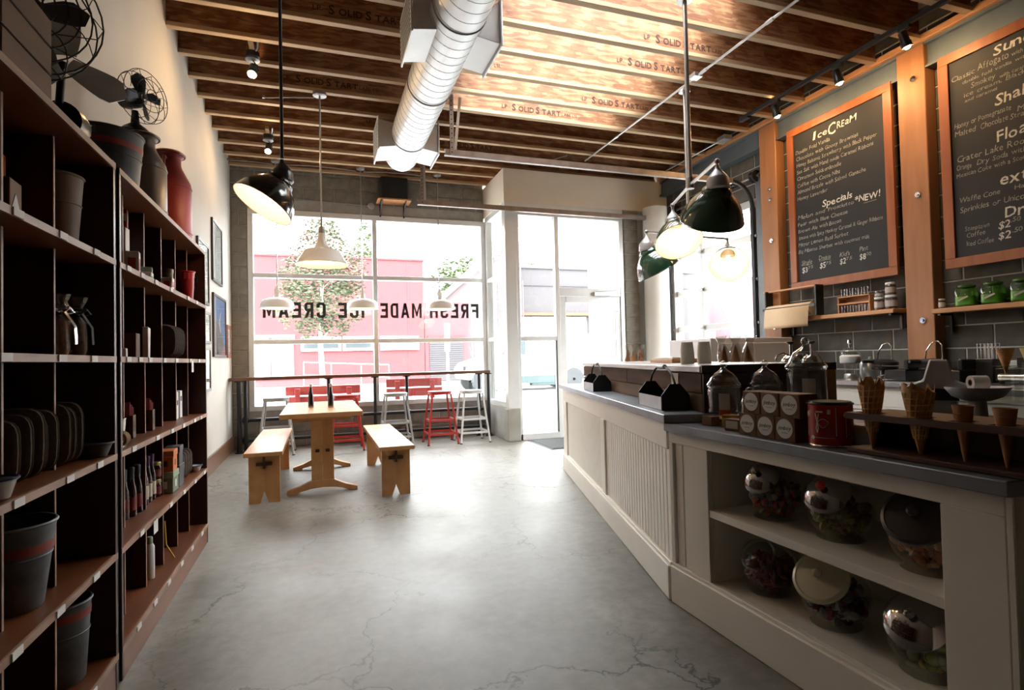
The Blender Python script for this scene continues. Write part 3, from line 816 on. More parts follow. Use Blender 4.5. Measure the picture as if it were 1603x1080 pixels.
bt = bucket('red_pail', 'tall narrow red pail at the far end of the upper shelf', (-.785, 4.07, 1.615), .030, .040, .19, None, mat('glossy_red_enamel', (.45, .03, .035), .3), 'pail', False)
t = thing('hook', 'black iron hook hanging on the far end panel of the shelving', 'hook', (-.78, 4.290, 1.79))
build('plate', MB().box(-.012, .012, -.012, .006, -.02, .02), m_iron, t, bevel=.002)
build('prong', MB().tube([(0, -.01, .01), (-.005, -.045, .01), (-.005, -.055, -.03), (.0, -.045, -.07), (.05, -.04, -.078)], .005, 6), m_iron, t, smooth=True)
# second row
carton('carton', 'small white carton by the upright on the second shelf', 'box', (-.77, 2.70, 1.245), .05, .07, .035, m_white, None, .2)
carton('carton', 'plain brown carton on the second shelf', 'box', (-.80, 2.97, 1.245), .05, .06, .11, m_kraft_d)
t = thing('paper_bag', 'slim white paper bag leaning on the second shelf', 'bag', (-.785, 3.14, 1.245), .1)
build('sleeve', MB().prism([(-.025, 0), (.025, 0), (.045, .145), (-.03, .15)], 'x', -.012, .012), m_white, t, bevel=.002)
m_slate = mat('dark_slate_mat', (.05, .045, .042), .7, var=.2, scale=10)
for i in range(5):
    t = thing('round_mat', 'dark round-cornered serving mat on edge, %s in the row of five' % ('nearest', 'second', 'middle', 'fourth', 'farthest')[i], 'mat', (-.835, 3.585+.05*i, 1.245), 0, 'serving mats on edge')
    pts = [(.085*math.copysign(abs(math.cos(2*PI*k/20))**.6, math.cos(2*PI*k/20)), .098+.09*math.copysign(abs(math.sin(2*PI*k/20))**.6, math.sin(2*PI*k/20))) for k in range(20)]
    build('board', MB().prism(pts, 'y', -.013, .013), m_slate, t, bevel=.003, smooth=True)
    build('edge_binding', MB().tube([(x, 0, z) for x, z in pts], .006, 4, True), m_burlap, t, smooth=True)
t = thing('price_tag', 'white price tag hanging off the edge of the second shelf', 'tag', (-.716, 3.82, 1.238))
build('tag_card', MB().box(0, .0015, -.028, .028, -.075, -.005), m_card, t)
build('string', MB().tube([(0, 0, -.006), (-.002, .0, .0)], .001, 4), m_black, t)
t = thing('price_tag', 'white price tag tilted over the edge of the fourth shelf', 'tag', (-.716, 2.99, .500), 0)
build('tag_card', MB().box(0, .0015, -.035, .035, -.062, -.004), m_card, t)
build('string', MB().tube([(0, 0, -.005), (-.002, 0, .0)], .001, 4), m_black, t)
# third row: kraft holders with pink cards, white cartons, a coil
for i, (y, sz) in enumerate(((3.0, 1.0), (3.32, 1.0))):
    t = thing('card_holder', ('nearer' if i == 0 else 'farther') + ' brown card holder with pink cards on the third shelf', 'holder', (-.835, y, .877), .1)
    h = MB().box(-.035, .035, -.035, .035, 0, .004).box(-.035, -.032, -.035, .035, 0, .105).box(.032, .035, -.035, .035, 0, .105).box(-.032, .032, -.035, -.032, 0, .105).box(-.032, .032, .032, .035, 0, .105)
    build('box_body', h, m_kraft_d, t)
    build('printed_panel', MB().box(.035, .0356, -.02, .02, .03, .08).box(-.02, .02, -.0356, -.035, .03, .08), mat('faded_print_%d' % i, (.07, .035, .02), .8, var=.6, scale=120), t)
    for j in range(3):
        build('pink_card', MB().box(-.022+.004*j, .022+.004*j, -.022+.016*j, -.018+.016*j, .005, .165-.012*j), m_pink, t)
carton('carton', 'white carton with a grey stamp on the third shelf, nearer of two', 'box', (-.845, 3.93, .877), .05, .06, .165, m_white, None, 0, None, (.03, .03, .10), m_slate)
carton('carton', 'white carton with a black band on the third shelf, farther of two', 'box', (-.845, 4.03, .877), .05, .06, .17, m_white, None, 0, None, (.035, .03, .12), m_charcoal)
t = thing('twine_ball', 'small roll of brown twine by the upright on the third shelf', 'twine', (-.765, 2.68, .877))
tw = MB()
for j in range(5): tw.ring((0, -.02+.01*j, .033), .026, .0065, (0, 1, 0), 16, 6)
build('coil', tw, mat('jute_twine', (.30, .19, .09), .9), t, smooth=True)
build('core', MB().cyl((0, -.025, .033), (0, .025, .033), .012), m_kraft, t)
t = thing('steel_cup', 'steel cup by the upright on the third shelf', 'cup', (-.80, 2.76, .877))
build('body', MB().lathe([(.026, 0), (.034, .11), (.032, .11), (.024, .004), (.001, .004)], 18, cap=False).lathe([(.001, 0), (.026, 0)], 18, cap=False), m_chrome, t, smooth=True)
build('rim', MB().ring((0, 0, .11), .034, .002, n=18, m=5), m_chrome, t, smooth=True)
# fourth row: syrup bottles
def syrup(label, loc, sm, lm, group, h=.255):
    t = thing('syrup_bottle', label, 'bottle', loc, random.uniform(-.3, .3), group)
    k = h/.255
    build('glass_body', MB().lathe([(.020, 0), (.022, .004), (.022, .13*k), (.019, .15*k), (.013, .185*k), (.0115, .235*k), (.0135, .237*k), (.0135, h)], 18), m_bottle, t, smooth=True)
    build('paper_label', MB().lathe([(.0224, .03), (.0224, .105*k)], 18, cap=False), lm, t, smooth=True)
    build('capsule', MB().lathe([(.0128, .20*k), (.0145, h+.001), (.012, h+.003)], 14), sm, t, smooth=True)
    return t
for i, (x, y) in enumerate(((-.775, 2.69), (-.80, 2.755), (-.81, 2.825-.04), )):
    pass
for i, (x, y) in enumerate(((-.85, 3.02), (-.835, 3.075), (-.83, 3.15))):
    syrup('dark syrup bottle with a wine-red label, %s of the nearer three' % ('first', 'second', 'third')[i], (x, y, .505), m_charcoal, m_lab_red, 'dark syrup bottles', .225)
for i, (x, y) in enumerate(((-.84, 3.29), (-.84, 3.355), (-.838, 3.42))):
    syrup('syrup bottle with a purple neck and cream label, %s of the farther three' % ('first', 'second', 'third')[i], (x, y, .505), m_purple, m_lab_cream, 'purple topped syrup bottles', .235)
def jam(label, loc, group=None):
    t = thing('jam_jar', label, 'jar', loc, .2, group)
    build('jar_body', MB().lathe([(.024, 0), (.026, .004), (.026, .068), (.022, .076)], 20), mat('dark_jam', (.05, .012, .012), .15), t, smooth=True)
    build('paper_label', MB().lathe([(.0264, .015), (.0264, .055)], 20, cap=False), m_lab_red, t, smooth=True)
    build('lid', MB().lathe([(.025, .074), (.026, .078), (.026, .09), (.024, .092)], 20), m_gold, t, smooth=True)
jam('jam jar with a brass lid, lower of two beside the bottles', (-.832, 3.485, .505)); jam('jam jar with a brass lid, upper of two beside the bottles', (-.832, 3.485, .5985))
carton('gift_box', 'pale green lidded gift box under the orange one', 'box', (-.805, 3.60, .505), .085, .13, .115, mat('sage_board', (.16, .20, .13), .6), m_green_pale, 0, None, (.03, .04, .045))
carton('gift_box', 'orange lidded gift box on the pale green one', 'box', (-.805, 3.60, .6205), .08, .12, .115, m_orange, m_orange, .05, None, (.028, .032, .045), m_kraft_d)
carton('gift_box', 'charcoal lidded box, lower of two on the fourth shelf', 'box', (-.805, 3.755, .505), .08, .12, .125, m_charcoal, m_charcoal)
carton('gift_box', 'charcoal lidded box, upper of two on the fourth shelf', 'box', (-.805, 3.755, .6305), .075, .11, .105, m_charcoal, m_charcoal, .04)
for i in range(4):
    canvas_bag('small brown canvas bag on the fourth shelf, %s of four' % ('nearest', 'second', 'third', 'farthest')[i], (-.84, 3.892+.067*i, .505), 0, .13, .165, .05, .03, 'small canvas bags on the fourth shelf')
enamel_dish('small white and blue dish at the far end of the fourth shelf', (-.775, 4.22, .505), .035, .05, .035)
t = thing('spray_can', 'slim white can on the lowest shelf of the far unit', 'can', (-.82, 3.31, .13))
build('body', MB().lathe([(.021, 0), (.022, .003), (.022, .16), (.015, .175)], 18), m_white, t, smooth=True)
build('cap', MB().lathe([(.014, .174), (.014, .205), (.011, .21)], 16), m_green_pale, t, smooth=True)
t = thing('spray_can', 'grey can by the upright on the fourth shelf', 'can', (-.78, 2.66, .505))
build('body', MB().lathe([(.022, 0), (.023, .003), (.023, .10), (.012, .115)], 16), m_galv, t, smooth=True)
build('cap', MB().lathe([(.012, .114), (.012, .135), (.009, .138)], 12), m_white, t, smooth=True)
t = thing('yellow_straw', 'yellow paper straw leaning on the lowest shelf', 'straw', (-.82, 3.62, .13))
build('tube', MB().tube([(.05, -.03, .006), (.0, .015, .07), (-.01, .03, .20)], .005, 6), mat('yellow_paper', (.60, .38, .03), .6), t, smooth=True)

# framed pictures on the left wall ----------------------------------
m_frame_d = mat('dark_picture_frame', (.045, .022, .016), .4)
m_frame_g = mat('grey_picture_frame', (.20, .20, .20), .4)
def picture(label, y0, y1, z0, z1, fm, art, inner=None, th=.025, b=.03):
    t = thing('framed_picture', label, 'picture', (XL, (y0+y1)/2, z0))
    w = (y1-y0)/2; h = z1-z0
    f = MB().box(.001, th, -w, -w+b, 0, h).box(.001, th, w-b, w, 0, h).box(.001, th, -w+b, w-b, 0, b).box(.001, th, -w+b, w-b, h-b, h)
    build('frame', f, fm, t, bevel=.003)
    build('print', MB().box(.001, .012, -w+b, w-b, b, h-b), art, t)
    if inner: inner(t, w-b, b, h-b)
    build('glazing', MB().box(.016, .017, -w+b, w-b, b, h-b), m_pane, t)
    return t
m_art1 = mat('print_with_reflection', (.72, .76, .78), .6, var=.15, scale=3)  # pale tone puts the window reflected in the panes into the print
m_art2 = mat('blue_print', (.10, .25, .60), .6, var=.2, scale=4)
m_art3 = mat('grey_green_print', (.16, .18, .15), .6, var=.4, scale=6)
picture('tall print in a dark frame, coloured pale for window reflection, upper one near the window', 7.20, 7.88, 2.19, 2.92, m_frame_d, m_art1)
def mtn(t, w, z0, z1):
    h = z1-z0
    build('printed_hill', MB().prism([(-w, z0), (w*.9, z0), (w*.7, z0+h*.2), (w*.2, z0+h*.38), (-w*.3, z0+h*.55), (-w, z0+h*.62)], 'x', .0122, .013), mat('print_grey', (.12, .12, .15), .6), t)
    build('printed_figure', MB().prism([(w*.1, z0+h*.38), (w*.2, z0+h*.40), (w*.05, z0+h*.58), (w*.3, z0+h*.78), (w*.1, z0+h*.74), (-w*.15, z0+h*.56)], 'x', .0124, .0132), m_white, t)
    build('printed_ground', MB().prism([(w*.2, z0), (w, z0), (w, z0+h*.12), (w*.7, z0+h*.18)], 'x', .0126, .0134), mat('print_pink', (.55, .22, .28), .6), t)
picture('blue print with a white figure on a dark hill', 7.22, 8.14, 1.30, 2.05, m_frame_d, m_art2, mtn)
picture('small narrow red-brown frame nearest the window', 8.27, 8.60, 1.30, 1.74, mat('red_brown_frame', (.22, .06, .03), .4), m_art1, None, .02, .05)
picture('grey framed print high behind the end of the shelving', 6.35, 6.95, 1.86, 2.52, m_frame_d, m_art1)
picture('small white-matted print below the high one behind the shelving', 6.60, 7.02, 1.44, 1.79, m_frame_g, m_art1)
picture('long narrow grey-green print, lowest behind the shelving', 6.60, 7.0, .92, 1.40, m_frame_g, m_art3)

# ================================================================== TABLE, BENCHES, STOOLS, BAR
t = thing('trestle_table', 'oak trestle table with curved feet between the two benches', 'table', (.028, 6.20, 0))
for k in range(3):
    build('tabletop_plank', MB().box(-.362+.2415*k, -.362+.2415*(k+1)-.0008, -.80, .80, .702, .745), m_bench, t, bevel=.002)
for s in (-1, 1):
    y = s*.62 - .03
    for i, (a, b) in enumerate(((-.10, -.0005), (.0005, .10))):
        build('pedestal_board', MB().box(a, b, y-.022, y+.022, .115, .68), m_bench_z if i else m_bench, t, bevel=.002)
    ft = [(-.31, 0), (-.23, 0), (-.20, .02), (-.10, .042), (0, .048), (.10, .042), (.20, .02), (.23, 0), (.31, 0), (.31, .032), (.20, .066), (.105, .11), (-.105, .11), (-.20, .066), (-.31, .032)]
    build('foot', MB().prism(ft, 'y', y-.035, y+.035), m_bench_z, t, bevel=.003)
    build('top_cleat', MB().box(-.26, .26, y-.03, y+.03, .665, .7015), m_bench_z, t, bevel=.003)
    for q in (-1, 1):
        build('tenon', MB().box(q*.045-.018, q*.045+.018, y-s*0-.05, y+.05, .375, .402), m_wedge, t, bevel=.002)
build('stretcher', MB().box(-.015, .015, -.66, .60, .34, .44), m_bench, t, bevel=.003)

def bench(label, loc, L=1.84):
    t = thing('trestle_bench', label, 'bench', loc, 0, 'oak benches at the trestle table')
    build('seat', MB().box(-.155, .155, -L/2, L/2, .415, .45), m_bench, t, bevel=.003)
    for s in (-1, 1):
        y = s*(L/2-.12)
        pts = [(-.125, .413), (-.125, 0), (-.035, 0), (0, .10), (.035, 0), (.125, 0), (.125, .413)]
        vs = [(x, y-.02, z) for x, z in pts]; vs2 = [(x, y+.02, z) for x, z in pts]
        mb = MB()
        for q in (-1, 1):
            P = [(0, .413), (q*.125, .413), (q*.125, 0), (q*.035, 0), (0, .10)]
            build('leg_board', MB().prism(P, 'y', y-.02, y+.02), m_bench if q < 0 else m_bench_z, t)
        build('tenon', MB().box(-.010, .010, y-.05, y+.05, .30, .40), m_wedge, t, bevel=.002)
        build('wedge', MB().box(-.065, .065, y+s*.032-.011, y+s*.032+.011, .325, .352), m_wedge, t, bevel=.002)
    build('stretcher', MB().box(-.012, .012, -L/2+.14, L/2-.14, .30, .40), m_bench, t)
    return t
bench('oak trestle bench on the left of the table by the wall', (-.453, 6.13, 0))
bench('oak trestle bench on the right of the table by the stools', (.648, 5.94, 0))

m_cola = mat('dark_cola', (.018, .005, .006), .08, coat=.4)
def soda(label, loc):
    t = thing('soda_bottle', label, 'bottle', loc, 0, 'soda bottles on the table')
    build('glass_body', MB().lathe([(.026, 0), (.029, .003), (.029, .095), (.027, .12), (.019, .155), (.0145, .178), (.013, .215), (.014, .222)], 20), m_cola, t, smooth=True)
    build('glass_neck', MB().lathe([(.0132, .198), (.0138, .222), (.0150, .224), (.0150, .230)], 16), mat('pale_glass_neck', (.66, .63, .63), .15), t, smooth=True)
    build('crown_cap', MB().lathe([(.0155, .230), (.0165, .232), (.0155, .238), (.005, .240)], 16), m_chrome, t, smooth=True)
    build('glass_foot', MB().lathe([(.0262, .0003), (.0294, .006), (.0294, .012)], 20, cap=False), mat('clear_glass_foot', (.40, .30, .26), .1), t, smooth=True)
    return t
soda('dark soda bottle on the table, left of two', (-.075, 6.16, .7455)); soda('dark soda bottle on the table, right of two', (.118, 6.04, .7455))

m_stool_grey = mat('grey_stool_paint', (.42, .43, .44), .38, .3, var=.05)
m_stool_white = mat('white_stool_paint', (.62, .63, .64), .35, .2, var=.05)
m_stool_red = mat('red_stool_paint', (.42, .028, .022), .38, var=.1)
def stool(label, loc, m, rz=0):
    t = thing('shop_stool', label, 'stool', loc, rz)
    pts = [(.165*math.copysign(abs(math.cos(a))**.6, math.cos(a)), .165*math.copysign(abs(math.sin(a))**.6, math.sin(a))) for a in [2*PI*k/24 for k in range(24)]]
    build('seat', MB().prism(pts, 'z', .735, .752).prism([(x*.97, y*.97) for x, y in pts], 'z', .705, .736), m, t, bevel=.004, smooth=True)
    for sx_ in (-1, 1):
        for sy_ in (-1, 1):
            p0 = Vector((sx_*.135, sy_*.135, .71)); p1 = Vector((sx_*.215, sy_*.215, .012))
            l = build('leg', MB().bar(p0, p1, .026, .026), m, t, bevel=.004)
            build('rubber_foot', MB().cyl(p1, (p1.x*1.005, p1.y*1.005, 0), .018, .02, 10), m_black_matte, l, smooth=True)
    for z in (.34, .15):
        f = (.71-z)/.698; w = .135+.08*f
        for k in range(4):
            a, b = [((-w, -w, z), (w, -w, z)), ((w, -w, z), (w, w, z)), ((w, w, z), (-w, w, z)), ((-w, w, z), (-w, -w, z))][k]
            build('rung', MB().bar(a, b, .008, .028), m, t)
    return t
stool('grey metal stool nearest the left wall, behind the left bench', (-.535, 8.12, 0), m_stool_grey)
stool('red metal stool behind the trestle table', (.36, 8.08, 0), m_stool_red)
stool('grey metal stool behind the right bench', (1.03, 8.06, 0), m_stool_grey)
stool('red metal stool standing clear between two pale ones', (1.665, 8.05, 0), m_stool_red)
stool('pale metal stool at the door end of the window bar', (2.12, 7.99, 0), m_stool_white)

t = thing('window_bar', 'dark walnut bar counter on black pipe legs along the window', 'bar', (.74, 8.47, 0))
build('bar_top', MB().box(-1.875, 1.79, -.13, .15, .982, 1.026), m_barwood, t, bevel=.004)
for i, x in enumerate((-1.76, -.60, .055, .525, 1.66, 1.78)):
    y = (-.06, .07, .07, .07, .07, -.04)[i]
    l = build('pipe_leg', MB().cyl((x, y, .012), (x, y, .965), .024 if i else .032, n=14), m_iron, t, smooth=True)
    build('floor_flange', MB().cyl((x, y, 0), (x, y, .014), .058, n=16).cyl((x, y, .012), (x, y, .05), .036, n=14), m_iron, l, smooth=True)
    build('top_flange', MB().cyl((x, y, .965), (x, y, .981), .058, n=16), m_iron, l, smooth=True)
l = build('pipe_leg', MB().cyl((-1.68, -.06, .012), (-1.68, -.06, .98), .024, n=14).cyl((-1.68, -.06, 0), (-1.68, -.06, .012), .05, n=14), m_iron, t, smooth=True)
for z in (.43, .15):
    build('foot_rail', MB().cyl((-1.76, .07, z), (1.74, .07, z), .024, n=14), m_iron, t, smooth=True)
    for x in (-1.70, -.60, .525, 1.66):
        build('pipe_tee', MB().cyl((x-.05, .07, z), (x+.05, .07, z), .033, n=14).cyl((x, .07, z-.05), (x, .07, z+.05), .033, n=14), m_iron, t, smooth=True)

t = thing('door_mat', 'dark grey door mat inside the entrance', 'mat', (3.25, 7.22, 0))
build('pile', MB().box(-.36, .62, -.44, .40, .0005, .012), mat('mat_pile', (.05, .052, .055), .95, var=.35, scale=60, bump=.5), t)
build('rubber_edge', MB().box(-.39, .65, -.47, .43, .0, .006), m_black_matte, t)

# ================================================================== LAMPS AND CEILING KIT
m_bulb = emit('warm_bulb', (1.0, .74, .42), 16)
m_spotbulb = emit('spot_bulb', (1.0, .62, .28), 900)
m_shade_in = mat('white_enamel_inside', (.88, .80, .66), .4)
m_shade_white = mat('white_enamel_shade', (.86, .84, .80), .25, var=.03)
m_shade_green = mat('green_enamel_shade', (.012, .040, .020), .16, coat=.6)
m_shade_black = mat('black_enamel_shade', (.012, .013, .012), .16, coat=.6)
m_cap = mat('lamp_cap_metal', (.30, .28, .28), .4, .6)
m_conduit = mat('conduit', (.42, .42, .42), .35, .85)
def lamp_light(parent, loc, power, r=.04, col=(1, .74, .45)):
    l = bpy.data.lights.new('bulb_light', 'POINT'); l.energy = power; l.color = col; l.shadow_soft_size = r
    o = bpy.data.objects.new('bulb_light', l); COL.objects.link(o); o.parent = parent; o.location = loc
    return o
def shade_parts(t, prof, M, m_out, bulb_z, power, capprof=None, n=36):
    """prof: (r,z) from the neck (top) to the rim; inner skin just inside"""
    outer = MB().lathe(prof, n, M, cap=False)
    s = build('shade', outer, m_out, t, smooth=True)
    inn = [(max(.004, r-.004), z-.003) for r, z in prof[:-1]] + [(prof[-1][0]-.001, prof[-1][1]+.0005)]
    build('shade_lining', MB().lathe(inn, n, M, cap=False), m_shade_in, s, smooth=True)
    if capprof: build('lamp_cap', MB().lathe(capprof, 24, M), m_cap, t, smooth=True)
    build('bulb', MB().sphere((0, 0, bulb_z), .035, 14, 8, (1, 1, 1.2), M), m_bulb, t, smooth=True)
    lamp_light(t, tuple(M @ Vector((0, 0, bulb_z-.055))), power, .03)

# black angled pendant near the left
BELL = [(.062, .004), (.078, -.012), (.098, -.030), (.104, -.046), (.104, -.056), (.128, -.078), (.156, -.108), (.182, -.148), (.202, -.190), (.214, -.228), (.219, -.252), (.223, -.254), (.221, -.260)]
CAP = [(.014, .135), (.018, .115), (.030, .10), (.066, .055), (.074, .042), (.076, .0), (.080, -.022), (.070, -.034)]
def angle_shade(t, top, direc, tilt, m, k=1.0, power=10, capm=None):
    T = Matrix.Translation(Vector(top))
    d = Vector((direc[0], direc[1], 0)).normalized()
    ax = Vector((0, 0, 1)).cross(d)          # tilts -Z towards d
    R = Matrix.Rotation(-tilt, 4, ax)
    M = T @ R @ Matrix.Scale(k, 4)
    shade_parts(t, BELL, M, m, -.13, power*.14)
    build('lamp_cap', MB().lathe(CAP, 24, T @ Matrix.Scale(k, 4)), capm or m_cap, t, smooth=True)

t = thing('angled_pendant', 'big black angled pendant lamp hanging above the shelving side', 'lamp', (-.20, 3.85, 4.02))
build('canopy', MB().lathe([(.065, -.03), (.065, -.002), (.02, -.002)], 20), m_black, t, smooth=True)
build('rod', MB().cyl((0, 0, -.01), (0, 0, -1.50), .011, n=10), m_black, t, smooth=True)
angle_shade(t, (0, 0, -1.625), (-1, -.30), .56, m_shade_black, .88, 12, m_black)

# wide white pendant over the table
t = thing('white_pendant', 'wide white enamel pendant hanging over the trestle table', 'lamp', (.055, 6.10, 4.02))
build('canopy', MB().lathe([(.06, -.035), (.07, -.03), (.07, -.002), (.02, -.002)], 20), m_cap, t, smooth=True)
build('rod', MB().cyl((0, 0, -.01), (0, 0, -1.43), .009, n=10), m_conduit, t, smooth=True)
build('lamp_cap', MB().lathe([(.012, -1.40), (.026, -1.42), (.034, -1.45), (.038, -1.49)], 20), m_cap, t, smooth=True)
shade_parts(t, [(.037, -1.475), (.041, -1.53), (.054, -1.58), (.078, -1.622), (.088, -1.632), (.165, -1.652), (.180, -1.664), (.222, -1.732), (.262, -1.795), (.268, -1.797), (.266, -1.804)], Matrix(), m_shade_white, -1.68, 5)
# three white warehouse pendants over the window bar
nm3 = ('leftmost of three over the window bar', 'middle one of three over the window bar', 'rightmost of three over the window bar')
for i, x in enumerate((-.517, .620, 1.748)):
    t = thing('warehouse_pendant', 'small domed white pendant, ' + nm3[i], 'lamp', (x, 8.30, 4.02), 0, 'white pendants over the window bar')
    build('canopy', MB().lathe([(.055, -.03), (.06, -.002), (.02, -.002)], 18), m_cap, t, smooth=True)
    build('rod', MB().cyl((0, 0, -.01), (0, 0, -1.74), .007, n=8), m_conduit, t, smooth=True)
    build('socket_bracket', MB().tube([(-.03, 0, -1.90), (-.03, 0, -1.80), (0, 0, -1.74), (.03, 0, -1.80), (.03, 0, -1.90)], .008, 6).cyl((0, 0, -1.75), (0, 0, -1.86), .024, n=12), m_shade_white, t, smooth=True)
    shade_parts(t, [(.034, -1.85), (.036, -1.885), (.050, -1.905), (.125, -1.920), (.182, -1.945), (.210, -1.980), (.219, -2.020), (.220, -2.050), (.224, -2.052), (.222, -2.058)], Matrix(), m_shade_white, -1.97, 2.5, n=32)

# double arm pendants with green shades over the counter
def double_arm(label, c, ends, tilts, drop):
    t = thing('double_arm_pendant', label, 'lamp', (c[0], c[1], 4.02))
    z = c[2]-4.02
    build('canopy', MB().lathe([(.06, -.035), (.06, -.002), (.02, -.002)], 18), m_conduit, t, smooth=True)
    build('drop_pipe', MB().cyl((0, 0, -.01), (0, 0, z), .017, n=12), m_conduit, t, smooth=True)
    build('cross_joint', MB().cyl((0, 0, z+.05), (0, 0, z-.035), .030, n=14), m_cap, t, smooth=True)
    for e, tl, k in zip(ends, tilts, (1.0, .92)):
        p = Vector((e[0]-c[0], e[1]-c[1], z))
        build('arm', MB().tube([(0, 0, z), tuple(p*.97 + Vector((0, 0, z*.03))), (p.x, p.y, z-.012), (p.x, p.y, z-.05)], .012, 10), m_conduit, t, smooth=True)
        build('elbow', MB().sphere((p.x, p.y, z-.004), .020, 12, 8), m_cap, t, smooth=True)
        angle_shade(t, (p.x, p.y, z-.17), tl[:2], tl[2], m_shade_green, k, 10)
double_arm('nearer double-arm pendant with two green shades over the counter', (2.775, 3.64, 2.53), ((2.62, 3.14), (2.99, 4.18)), ((.37, 1.04, .60), (-.30, -1.0, .62)), 0)
double_arm('farther double-arm pendant with two green shades near the garage door', (3.72, 4.93, 2.45), ((3.15, 4.85), (4.24, 4.96)), ((1, -.1, .50), (-.62, -.80, .92)), 0)

# spiral duct with side registers
t = thing('spiral_duct', 'bare spiral steel air duct with side registers under the joists', 'duct', (1.02, 5.3, 3.775))
build('duct_tube', MB().lathe([(.001, 0), (.17, .01), (.196, .03), (.203, .07), (.203, 5.2)], 40, Matrix.Translation((0, 1.75, 0)) @ Matrix.Rotation(PI/2, 4, 'X'), cap=False), m_duct, t, smooth=True)
sm = MB()
L_ = [1.68-.118*i for i in range(42)]
for y in L_:
    sm.tube([(.2035*math.cos(a), y + .118*a/(2*PI), .2035*math.sin(a)) for a in [2*PI*k/32 for k in range(33)]], .0017, 4)
s_ = build('spiral_seam', sm, m_duct_seam, t, smooth=True)
for y in (1.30, -1.05):
    for sd in (-1, 1):
        b = MB().prism([(sd*.15, -.13), (sd*.335, -.16), (sd*.335, .16), (sd*.15, .13)], 'y', y-.46+.22, y+.24)
        rb = build('register_box', b, m_grille, t, bevel=.003)
        gl = MB().box(sd*.336, sd*.350, y-.27, y+.27, -.19, .19)
        build('register_face', gl, m_grille, rb, bevel=.003)
        lv = MB()
        for j in range(9): lv.box(sd*.350, sd*.354, y-.24, y+.24, -.16+.037*j, -.16+.037*j+.006)
        build('louvre', lv, m_alu_dark, rb)
for y in (1.0, -.2, -1.4):
    st = MB()
    st.tube([(.206*math.cos(a), y, .206*math.sin(a)) for a in [PI*2*k/32 for k in range(32)]], .006, 4, True).cyl((0, y, .205), (0, y, .24), .004, n=6)
    build('hanger_strap', st, m_cap, t)

# garage door tracks and their hangers
m_track = mat('track_steel', (.26, .22, .20), .45, .7, var=.2, scale=8)
def track(label, y, z, x0, xc, hang, mc):
    t = thing('door_track', label, 'track', (x0, y, z))
    L = xc-x0
    tr = MB().box(0, L, -.028, -.022, -.03, .03).box(0, L, -.022, .022, -.033, -.028).box(0, L, -.022, .022, .028, .033)
    build('horizontal_track', tr, m_track, t)
    build('lip', MB().box(0, L, .018, .024, -.03, -.012), m_conduit, t)
    R = .32
    pts = [(L+R*math.sin(a), 0, -R+R*math.cos(a)) for a in [PI/2*k/8 for k in range(9)]]
    build('curved_track', MB().tube(pts, .026, 8), mc, t, smooth=True)
    build('vertical_track', MB().box(L+R-.024, L+R+.024, -.024, .024, -z+.02, -R), mc, t)
    for (hx, w) in hang:
        build('perforated_hanger', MB().box(hx-.022, hx+.022, -.034, -.030, -.03, ZJ-z).box(hx+.018, hx+.022, -.030, .006, -.03, ZJ-z), m_track, t)
        hl = MB()
        n = int((ZJ-z)/.05)
        for k in range(n): hl.cyl((hx-.002, -.0345, .0+.05*k), (hx-.002, -.0338, .0+.05*k), .008, n=6)
        build('slot_holes', hl, m_black_matte, t)
        build('diagonal_brace', MB().bar((hx+.04, .0, .03), (hx+.30*w, .0, ZJ-z-.005), .03, .004), m_conduit, t)
track('farther garage door track hanging over the entrance side', 7.48, 3.335, 1.30, 5.03, ((.06, .12), ), m_track)
track('nearer garage door track with a perforated hanger by the duct', 5.77, 3.40, 1.30, 5.03, ((.075, .35), ), m_iron)
t = thing('door_operator', 'dark spring and drum hardware above the garage door', 'hardware', (5.36, 5.66, 3.46))
build('shaft', MB().cyl((-.03, -.05, 0), (-.03, 1.80, 0), .016, n=10), m_track, t, smooth=True)
for y in (.03, 1.72):
    build('cable_drum', MB().lathe([(.04, -.04), (.075, -.035), (.06, 0), (.075, .035), (.04, .04)], 18, Matrix.Translation((-.03, y, 0)) @ Matrix.Rotation(PI/2, 4, 'X')), m_iron, t, smooth=True)
build('spring', MB().tube([(-.03+.03*math.cos(k*1.2), .35+.006*k, .03*math.sin(k*1.2)) for k in range(180)], .006, 4), m_iron, t, smooth=True)
build('bearing_plate', MB().box(-.045, .027, .9, .96, -.06, .06), m_steel, t, bevel=.003)

